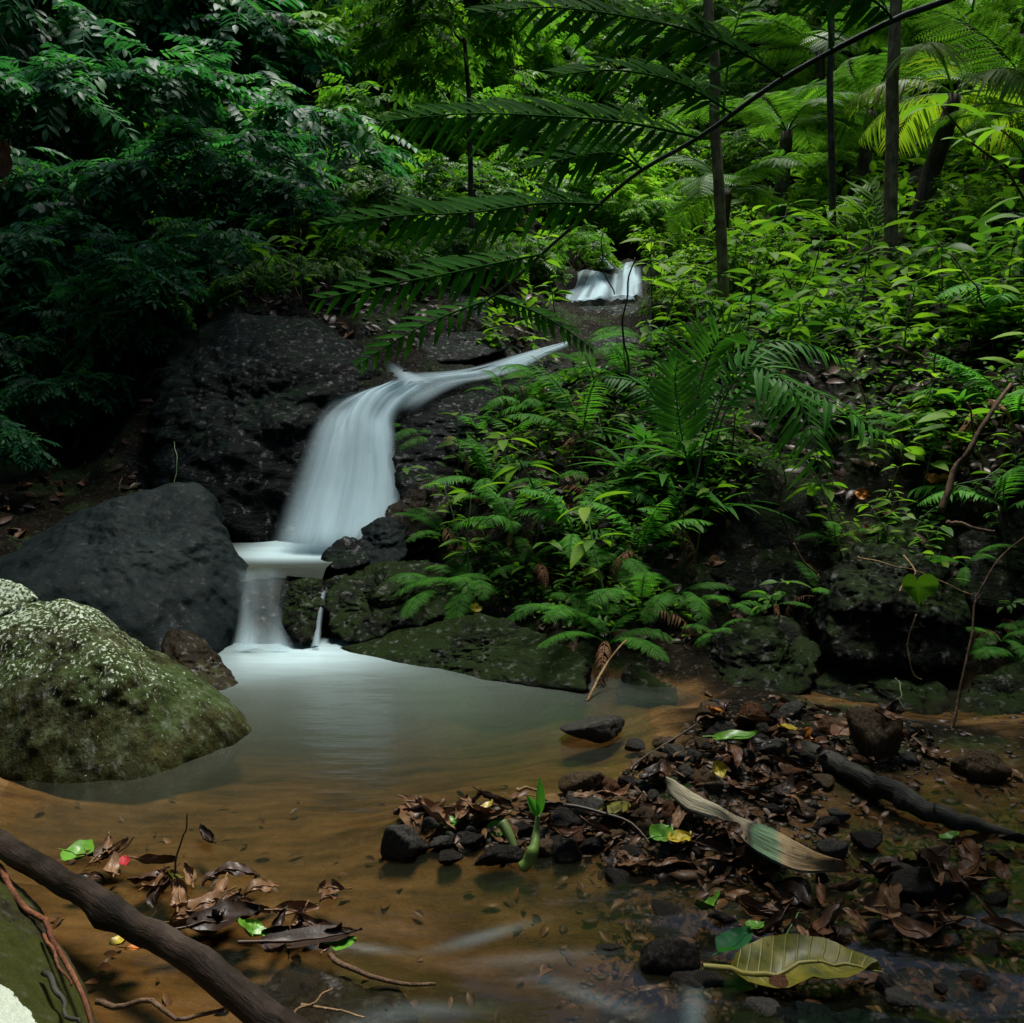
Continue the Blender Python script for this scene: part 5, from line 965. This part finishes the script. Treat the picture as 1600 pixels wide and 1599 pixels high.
special(1345, 790, 22, 18, LEAF_ORG, 'small orange leaf on the dark bank left of the lit orange leaf', 1.0, .6, .3, .15, 20, .3, dz=.04)
special(1108, 1440, 34, 40, LEAF_FRESH, 'green leaf folded upright in the shallows above the big olive leaf', .4, .9, .3, .1, 21, .4, dz=.03)
special(1150, 1490, 66, 50, GREEN_DEEP, 'dark green leaf under the upper left of the big olive leaf', -1.2, .4, .2, .1, 22, .15)
special(1180, 1470, 34, 22, LEAF_FRESH, 'small pale green leaf on the dark green leaf in the shallows', -1.1, .4, .2, .1, 23, .15, dz=.03)
special(1485, 1335, 36, 22, LEAF_FRESH, 'lime leaf on the leaf pile near the end of the black log', -1.3, .5, .3, .1, 24, .2, dz=.04)
special(195, 1367, 32, 14, PETAL, 'red petal among the brown litter above the branch', .5, .6, .2, .08, 25, .15, 'petal', 'petal', dz=.03)
special(190, 1485, 30, 26, LEAF_YEL, 'yellow green leaf in the water below the blackened branch', .5, .5, .3, .1, 26, .3)
special(215, 1497, 40, 18, LEAF_ORG, 'amber leaf right of the yellow green leaf below the branch', -1.4, .5, .2, .1, 27, .2)
special(270, 1395, 20, 26, LEAF_OLIVE, 'pale folded leaf at the foot of the thin upright twig', .2, .9, .3, .1, 28, .4, dz=.03)
special(485, 1488, 160, 34, DEAD, 'long flat reddish brown leaf blade lying right of the branch', -1.4, .4, .1, .06, 29, .05, dz=.025)
special(350, 1455, 110, 60, DEAD, 'broad wet brown leaf plastered in the litter right of the branch', -1.1, .5, .2, .12, 30, .1, dz=.02)
# pale leaf hanging at the left edge
hp = W(6, 222, 3.6); o = gleaf(.16, .07, .8, .2, .15, 640, DEAD_DRY); o = link('hanging_leaf', o, None, hp - np.array([0, 0, .07]), (R(90), 0, .4)); tag(o, 'pale dead leaf hanging at the left edge of the photo', 'leaf')

# wet gravel and sunken leaf scraps that nobody could count
g = np.random.default_rng(77); Pg = []
while len(Pg) < 5200:
    px, py = g.uniform(590, 1640), g.uniform(1092, 1599)
    if inside(BAR, px, py + g.normal(0, 10)) or (px > 960 + g.normal(0, 60) and py > 1290 and g.random() < .55) or (px > 1150 and py < 1290 and g.random() < .25): Pg.append(gl(px, py) if inside(BAR, px, py) else ground_at(px, py))
Pg = np.array(Pg); n = len(Pg); d_, f_ico = ico(2); peb = (d_ * (1 + .5 * vnoise(d_ * 1.9)[:, None]) * np.array([1, .72, .42]), [f_ico], np.full(len(d_), .5))
s_g = np.exp(g.normal(-4.9, .5, n)); az = g.uniform(0, 6.28, n); Mg = np.zeros((n, 3, 3)); Mg[:, 0, 0] = np.cos(az); Mg[:, 0, 1] = -np.sin(az); Mg[:, 1, 0] = np.sin(az); Mg[:, 1, 1] = np.cos(az); Mg[:, 2, 2] = 1; Mg *= s_g[:, None, None]
t = NT('wet_gravel'); c = t.ramp(t.attr('tint'), [(.1, (.006, .005, .004)), (.4, (.028, .02, .013)), (.6, (.05, .034, .02)), (.8, (.09, .048, .025)), (.95, (.12, .1, .075))]); c = t.mix(.5, c, t.noise(60, 5), 'OVERLAY')
tag(MB().inst(peb, Mg, Pg + np.array([0, 0, -.001]), g.normal(0, .22, n)).build('gravel', t.done(t.bsdf(c, .45, spec=.2))), 'wet brown gravel of the bar and the right shallows', 'gravel', kind='stuff')
Ps = []
while len(Ps) < 420:
    px, py = g.uniform(60, 1599), g.uniform(1225, 1590)
    if not inside(BAR, px, py) and g.random() < .25 + .75 * (px > 950): Ps.append(ground_at(px, py))
litter('sunken_leaves', np.array(Ps), DEAD, 78, 'dark sunken leaf scraps on the bed of the shallows', .55)
litter('bar_litter', Pg[g.random(len(Pg)) < .16] + np.array([0, 0, .012]), DEAD_TAN, 79, 'small leaf scraps between the stones of the gravel bar', .42)

# ---------------------------------------------------------------- logs, sticks, roots, vines
def log_obj(name, P, r, mat, label, cat, sides=22, n=70, amp=.12, seed=0, ends=(1, 1)):
    P = wob(P, n, r * .22, seed); rr = np.full(n, r) * (1 + .06 * vnoise(np.stack([np.arange(n) * .05 + seed, np.zeros(n), np.zeros(n)], 1)))
    k = np.linspace(0, 1, n); rr = rr * np.clip((1 - (1 - ends[0]) * (1 - k) ** 2 - (1 - ends[1]) * k ** 2), .06, 1)
    mb = MB(); tube(mb, P - P[0], rr, sides); V = mb.V[0]; cen = np.concatenate([np.repeat(P - P[0], sides, 0), [V[-2], V[-1]]]); nn = V - cen
    q = V * np.array([9, 9, 9]) / (r * 20); kn = sum(np.exp(-((np.arange(len(V) - 2) // sides - a_) / 1.6) ** 2) * np.maximum(0, np.cos(np.arange(len(V) - 2) % sides * 2 * np.pi / sides - b_)) ** 6 for a_, b_ in ((14, 1.2), (27, 2.6), (39, .4), (52, 1.9))); kn = np.concatenate([kn, [0, 0]]); mb.V[0] = V + nn * (.55 * kn)[:, None] + nn * (amp * .5 * fbm(V * np.array([12, 12, 12]) + seed, 3) + amp * .35 * fbm(V * 45, 2))[:, None]
    o = mb.build(name, mat, loc=P[0]); a = np.tile(np.linspace(0, 2 * np.pi, sides, endpoint=False), n); ln = np.repeat(np.concatenate([[0], np.cumsum(np.linalg.norm(np.diff(P, axis=0), axis=1))]), sides)
    gr = np.stack([np.cos(a) * r, np.sin(a) * r, ln * .16], 1); gr = np.concatenate([gr, gr[-2:]]); at_ = o.data.attributes.new('grain', 'FLOAT_VECTOR', 'POINT'); at_.data.foreach_set('vector', gr.astype(np.float32).ravel())
    return tag(o, label, cat)
LOGM = bark_mat('wet_black_bark', (.004, .0035, .003), (.024, .016, .011), 26, .42, .08, True)
LOGO = bark_mat('old_dark_log', (.005, .006, .005), (.034, .032, .024), 34, .55, .0, True)
log_obj('branch', [G(-120, 1225, .1), G(0, 1318, .1), G(110, 1385, .09), G(230, 1455, .08), G(340, 1530, .075), G(450, 1612, .07), G(560, 1700, .06)], .026, LOGM, 'thick blackened wet branch slanting across the lower left corner', 'branch', seed=1)
log_obj('log', [G(1258, 1172, .05), G(1310, 1198, .05), G(1390, 1238, .04), G(1470, 1272, .03), G(1530, 1292, .015), G(1585, 1306, .0)], .036, LOGO, 'old dark rotting log with a tapering end lying in the right shallows', 'log', seed=2, ends=(.9, .25), amp=.2)
def stick(P, r, mat, label, name='stick', cat='stick', n=14, amp=None, sides=5, taper=.5):
    P = wob(P, n, r * 3 if amp is None else amp, float(P[0][0]) * 7); return tag(tube(MB(), P - P[0], np.linspace(r, r * taper, n), sides).build(name, mat, loc=P[0]), label, cat)
stick([gl(915, 1096), W(945, 1050, 3.5), W(980, 1000, 3.6)], .006, TWIG_PALE, 'pale straw coloured stick leaning from the pool onto the bank')
stick([gl(270, 1392), W(280, 1330, 2.08), W(293, 1270, 2.05)], .003, TWIG, 'thin dark twig standing upright in the litter beside the branch', 'twig', 'twig')
stick([gl(515, 1515) + [0, 0, .03], G(600, 1530, .03), gl(680, 1546) + [0, 0, .01]], .006, TWIG, 'thin broken brown stick pointing right from the branch')
stick([gl(150, 1582) + [0, 0, .02], G(250, 1580, .03), G(350, 1578, .03)], .006, TWIG, 'brown stick under the lower end of the branch')
stick([G(440, 1598, .06), G(480, 1570, .06), G(520, 1545, .06)], .003, TWIG_PALE, 'pale twig crossing the rock right of the branch end', 'twig', 'twig')
stick([G(470, 1570, .05), G(520, 1575, .05), G(570, 1590, .05)], .003, TWIG_PALE, 'second pale twig below the crossing one, right of the branch end', 'twig', 'twig')
stick([gl(820, 1282) + [0, 0, .04], gl(905, 1292) + [0, 0, .05], gl(980, 1308) + [0, 0, .04], gl(1015, 1335) + [0, 0, .02]], .006, STEM_BROWN, 'long dark stick lying along the gravel bar right of the sprout')
stick([gl(808, 1243) + [0, 0, .02], gl(850, 1246) + [0, 0, .02]], .006, TWIG_PALE, 'short tan stick behind the green sprout')
stick([gl(985, 1215) + [0, 0, .02], gl(1040, 1180) + [0, 0, .03], gl(1090, 1150) + [0, 0, .04]], .005, STEM_BROWN, 'dark stick slanting up the pool side of the bar')
stick([gl(1225, 1470) + [0, 0, .01], gl(1252, 1450) + [0, 0, .03]], .003, STEM, 'thin green stem above the big olive leaf', 'twig', 'twig')
stick([gl(140, 1362) + [0, 0, .02], gl(175, 1340) + [0, 0, .03]], .003, TWIG_PALE, 'short pale twig beside the bright green floating leaf', 'twig', 'twig')
stick([W(182, 775, 4.7), W(192, 745, 4.75), W(199, 728, 4.75)], .004, TWIG, 'bare twig standing behind the grey boulder', 'twig', 'twig')
stick([G(-5, 1352, .07), G(40, 1420, .075), G(70, 1440, .08), G(100, 1500, .08), G(125, 1550, .08), G(152, 1640, .06)], .0075, ROOT_RED, 'reddish root running down the olive rock at the lower left', 'root', 'root', 24, .012)
stick([G(68, 1460, .075), G(80, 1495, .08), G(112, 1540, .08)], .004, ROOT_RED, 'thin side root beside the reddish root', 'root', 'root', 12, .01)
stick([G(68, 1520, .1), G(90, 1555, .1), G(125, 1605, .09)], .006, LOGO, 'dark stick lying on the olive rock left of the reddish root')
for k, (P, r, mat, lab) in enumerate(((((1478, 1182, 3.0), (1495, 1080, 3.1), (1520, 980, 3.2), (1545, 900, 3.3), (1600, 840, 3.4)), .006, TWIG, 'thin bare stem leaning right at the foot of the right bank'),
        (((1340, 870, 3.75), (1430, 895, 3.6), (1520, 930, 3.5)), .004, TWIG_PALE, 'pale vine loop over the domed mossy boulder'),
        (((1470, 800, 4.1), (1500, 730, 4.15), (1545, 650, 4.2), (1580, 600, 4.3)), .018, TWIG, 'thick slanting root on the right bank below the forest floor'),
        (((1480, 815, 4.0), (1520, 826, 3.95), (1555, 830, 3.95)), .012, TWIG, 'short thick root reaching right below the slanting root'),
        (((1400, 545, 5.2), (1450, 560, 5.1), (1525, 590, 5.0)), .014, TWIG, 'fallen branch lying on the forest floor near the right edge'),
        (((985, 620, 4.9), (975, 500, 5.0), (985, 430, 5.0), (992, 402, 5.0)), .008, BARK_DARK, 'thin dark sapling stem standing before the upper fall'),
        (((1080, 770, 4.2), (1100, 690, 4.25), (1130, 600, 4.3)), .006, STEM_DARK, 'dark stalk rising inside the largest fern'),
        (((960, 460, 6), (940, 400, 6), (950, 330, 6)), .005, BARK_DARK, 'thin hanging vine in front of the upper fall'),
        (((470, 470, 6.2), (455, 420, 6.2), (470, 360, 6.3)), .006, BARK_DARK, 'thin vine hanging above the cliff'),
        (((274, 775, 4.9), (276, 720, 5.0), (272, 690, 5.1)), .003, STEM, 'thin green vine trailing onto the grey boulder'),
        (((1400, 1060, 3.4), (1410, 1100, 3.3), (1428, 1134, 3.25)), .003, STEM, 'thin green shoot leaning over the stones below the right bank'),
        (((1540, 480, 4.4), (1500, 420, 4.5), (1465, 380, 4.6)), .006, BARK_DARK, 'bare stem crossing the dark hollow at the right'))):
    stick([W(*p) for p in P], r, mat, lab, 'vine' if 'vine' in lab else 'root' if 'root' in lab else 'stem', 'vine' if 'vine' in lab else 'root' if 'root' in lab else 'stem', 20, .02)
g = np.random.default_rng(91)
for k in range(14):
    px, py = ((1150, 700), (1215, 800), (1390, 820), (1510, 700), (1560, 880), (1240, 900), (1060, 850), (900, 720), (150, 430), (320, 430), (60, 480), (460, 420), (1460, 600), (1320, 620))[k]
    y = ground_at(px, py)[1] - .15; L = g.uniform(80, 190); x2 = px + g.normal(0, 40)
    P = wob([W(px, py - L * .5, y), W((px + x2) / 2 + g.normal(0, 14), py + L * .1, y - .03), W(x2, py + L * .6, y - .02)], 18, .03, k); o = tube(MB(), P - P[0], np.linspace(.005, .003, 18), 5).build('vine', TWIG if k % 2 else STEM_BROWN, loc=P[0])
    later(o, 'thin brown hanging vine' if k % 2 else 'dark thin hanging vine', 'vine', 'thin vines hanging over the banks', P[9])
# dead stems hanging on the ledge right of the fall
for k, (px, py, L) in enumerate(((722, 700, 60), (745, 690, 50), (790, 650, 80), (815, 640, 60), (760, 720, 40), (835, 650, 50), (725, 745, 60), (910, 640, 70))):
    q = ground_at(px, py); y = q[1] - .03; P = wob([W(px, py - L * .6, y + .05), W(px + 2, py, y - .03), W(px - 6, py + L * .4, y - .02)], 10, .02, k)
    o = tube(MB(), P - P[0], np.linspace(.012, .02, 10) * (1 + .3 * np.sin(np.arange(10) * 1.7)), 7).build('dead_frond', TWIG, loc=P[0]); later(o, 'hanging brown dead frond base', 'dead frond', 'dead frond bases on the ledge', P[5])

# ---------------------------------------------------------------- the pale twisted palm sheath
U = [(1038, 1222), (1058, 1226), (1085, 1242), (1112, 1260), (1132, 1271), (1165, 1281), (1205, 1293), (1238, 1312), (1275, 1336), (1320, 1357)]
Lo = [(1042, 1232), (1054, 1244), (1075, 1262), (1104, 1272), (1130, 1281), (1150, 1300), (1175, 1326), (1222, 1352), (1262, 1362), (1320, 1361)]
hu = [.09, .09, .09, .085, .08, .08, .08, .07, .05, .02]; hl = [.085, .085, .085, .085, .08, .075, .07, .06, .04, .012]
A = resample([G(a, b, h) for (a, b), h in zip(U, hu)], 60); B = resample([G(a, b, h) for (a, b), h in zip(Lo, hl)], 60); nu = 14; mb = MB()
u = np.linspace(0, 1, nu)[:, None, None]; P = A[None] * (1 - u) + B[None] * u; vv = np.broadcast_to(np.linspace(0, 1, 60)[None], (nu, 60)); uu = np.broadcast_to(np.linspace(0, 1, nu)[:, None], (nu, 60))
P = P + np.array([0, -.3, 1.0]) * (.022 * np.sin(np.pi * uu) + .004 * fbm(np.stack([uu * 9, vv * 3, uu * 0], -1).reshape(-1, 3), 3).reshape(nu, 60))[..., None]
O0 = P[7, 30].copy(); i = (np.arange(nu - 1)[:, None] * 60 + np.arange(59)[None]).ravel(); F4 = np.stack([i, i + 60, i + 61, i + 1], 1)
P2 = P - np.array([0, -.05, 1.0]) * .006; mb.add((P - O0).reshape(-1, 3), [F4], vv.ravel()); mb.add((P2 - O0).reshape(-1, 3), [F4[:, ::-1]], vv.ravel())
t = NT('palm_sheath'); nzz = t.noise(9, 5, .6); fib = t.noise(1, 5, .65, t.n('CombineXYZ', {0: t.math('MULTIPLY', t.attr('lu'), 34), 1: t.math('MULTIPLY', t.attr('tint'), 7), 2: 0.0}).outputs[0])
v = t.math('ADD', t.attr('tint'), t.math('MULTIPLY_ADD', nzz, .16, -.08))
c = t.ramp(v, [(0, (.5, .45, .3)), (.34, (.52, .46, .31)), (.42, (.3, .25, .16)), (.52, (.33, .28, .19)), (.555, (.06, .05, .035)), (.585, (.12, .2, .11)), (.66, (.17, .26, .14)), (.69, (.42, .31, .17)), (.85, (.36, .23, .11)), (1, (.27, .16, .07))])
c = t.mix(.9, c, t.ramp(fib, [(.3, .1), (.7, .9)]), 'OVERLAY'); c = t.mix(t.ramp(t.noise(26, 5, .7), [(.58, 0), (.68, .7)]), c, (.06, .045, .025)); SHEATH = t.done(t.bsdf(c, .75, t.bump(fib, .8, .008), spec=.15))
shm = mb.mesh('palm_sheath', SHEATH); attr(shm, 'lu', np.concatenate([uu.ravel(), uu.ravel()]))
tag(link('palm_sheath', shm, None, O0), 'pale twisted dry palm sheath with a green stained band lying on the gravel bar', 'palm sheath')

# ---------------------------------------------------------------- the green sprout, ivy leaf, round leaves
b = gl(815, 1356); o = empty('sprout', b); tag(o, 'bright green sprout with a thick bent stem growing from the gravel bar', 'sprout')
P = wob([b, W(826, 1345, b[1]), W(834, 1325, b[1]), W(838, 1300, b[1] + .03), W(841, 1275, b[1] + .04)], 24, .002, 1); tube(MB(), P - b, np.concatenate([np.linspace(.014, .016, 10), np.linspace(.013, .005, 14)]), 8).build('stem', stem_mat('sprout_stem', (.16, .26, .05)), o)
SPR = leaf_mat('sprout_leaf', [(0, (.05, .25, .03)), (1, (.14, .42, .07))], .35)
for d, ll, w in (((.06, -.05, 1), .095, .26), ((-.3, -.1, .6), .06, .4)):
    m = MB(); m.inst(leaf_tpl(1, w, 8, .9, .1, .45), frames(np.array([d]), (.3, -1, .2)) * ll, np.array([P[-1] - b])); m.build('leaf', SPR, o)
b = gl(806, 1328); P = wob([b, W(795, 1305, b[1] + .02), W(785, 1286, b[1] + .04)], 10, .002, 4); tag(tube(MB(), P - b, np.linspace(.011, .014, 10), 8).build('broken_stem', stem_mat('cut_stem', (.11, .17, .04)), loc=b), 'stub of thick green stem lying left of the sprout', 'stem')
iv = W(1433, 905, 3.45); o = empty('ivy', iv); tag(o, 'heart shaped ivy leaf hanging on a pale stem before the domed boulder', 'ivy')
th = np.linspace(0, 2 * np.pi, 40, endpoint=False); hx = .016 * np.sin(th) ** 3 * 4.4; hy = (.013 * np.cos(th) - .005 * np.cos(2 * th) - .002 * np.cos(3 * th) - .001 * np.cos(4 * th)) * 4.4
rings = [np.stack([hx * s, -.028 * np.abs(hx * s) / .07 - .03 * (s * .6) ** 2 * (hy < 0), (hy * s) - .03], 1) for s in (1, .66, .33)]; V = np.concatenate(rings + [np.array([[0, 0, -.03]])]); FQ = []; FT = []
for a in range(40):
    for r_ in range(2): FQ.append([r_ * 40 + a, r_ * 40 + (a + 1) % 40, (r_ + 1) * 40 + (a + 1) % 40, (r_ + 1) * 40 + a])
    FT.append([80 + a, 80 + (a + 1) % 40, 120])
MB().add(V, [np.array(FT), np.array(FQ)]).build('leaf', GREEN_LIGHT, o)
P = wob([W(1412, 868, 3.6), W(1432, 895, 3.5), W(1410, 915, 3.48), W(1406, 925, 3.46)], 20, .006, 2); s_ = tube(MB(), P - iv, .0035, 5); P = wob([W(1432, 960, 3.45), W(1420, 1000, 3.45), W(1425, 1050, 3.42), W(1440, 1062, 3.42)], 16, .006, 3); tube(s_, P - iv, .003, 5); s_.build('stem', TWIG_PALE, o)
o = empty('seedling', ground_at(1470, 905)); bl = np.array(o.location); tag(o, 'seedling holding four flat oval leaves above the domed boulder', 'seedling'); s_ = MB()
for px, py, w in ((1444, 828, 30), (1456, 852, 26), (1420, 860, 34), (1462, 830, 18)):
    p = W(px, py, bl[1] - .05); m = MB(); m.inst(leaf_tpl(1, .55, 6, .1, .1, .5), frames(np.array([(1, -.35, .0)])) * (w / F * bl[1]), np.array([p - bl - np.array([w / 2 / F * bl[1], 0, 0])])); m.build('leaf', GREEN_LIGHT, o); tube(s_, np.array([np.zeros(3), (p - bl) * .6 + np.array([.01, 0, 0]), p - bl]), .002, 4)
s_.build('stem', STEM, o)
# ---------------------------------------------------------------- labels that single each thing out
LM = [('the main waterfall', 550, 740), ('the upper fall', 950, 440), ('the chute', 730, 580), ('the grey boulder', 240, 880), ('the mossy boulder', 190, 1090), ('the dark cliff', 380, 640), ('the pale trunk', 1122, 380), ('the slender dark trunk', 1300, 230), ('the mottled trunk', 1393, 250),
      ('the yellow tree fern', 1470, 260), ('the hanging frond stalk', 1050, 240), ('the largest fern', 1180, 640), ('the palm sheath', 1180, 1300), ('the black log', 1410, 1240), ('the blackened branch', 220, 1440), ('the green sprout', 832, 1300), ('the half sunk stone', 935, 1150), ('the round cobble', 1375, 1160),
      ('the big olive leaf', 1255, 1525), ('the ivy leaf', 1432, 935), ('the domed boulder', 1370, 890), ('the low cascade', 440, 960), ('the low rock shelf', 740, 1030), ('the upper left corner', 40, 40), ('the upper right corner', 1560, 40), ('the lower right corner', 1570, 1560), ('the right edge', 1590, 640),
      ('the left edge', 10, 380), ('the layered ledge', 700, 690), ('the lime torn leaf', 1150, 1172), ('the long bar stick', 930, 1296), ('the top edge', 720, 10), ('the thin dark trunk', 738, 330), ('the slanting root', 1510, 700), ('the grey bar-tip stone', 628, 1320)]
ORD = ['first', 'second', 'third', 'fourth', 'fifth', 'sixth', 'seventh', 'eighth', 'ninth', 'tenth', 'eleventh', 'twelfth']
buckets = {}
for o, look, (px, py) in LATER:
    nm, lx, ly = min(LM, key=lambda l: math.hypot(l[1] - px, (l[2] - py) * 1.2)); dx, dy = px - lx, py - ly
    rel = 'close to' if math.hypot(dx, dy) < 34 else ('right of' if dx > 0 else 'left of') if abs(dx) > abs(dy) else ('below' if dy > 0 else 'above')
    if nm.endswith(('corner', 'edge')): rel = 'near'
    buckets.setdefault(f'{look} {rel} {nm}', []).append((px, py, o))
for text, L in buckets.items():
    L.sort(key=lambda e: e[0]); n = len(L)
    for k, (px, py, o) in enumerate(L):
        if n == 1: o['label'] = text
        elif n == 2: o['label'] = text + (', left one of two' if k == 0 else ', right one of two')
        else: o['label'] = text + (', leftmost' if k == 0 else ', rightmost' if k == n - 1 else f', {ORD[min(k, 11)]} from left')
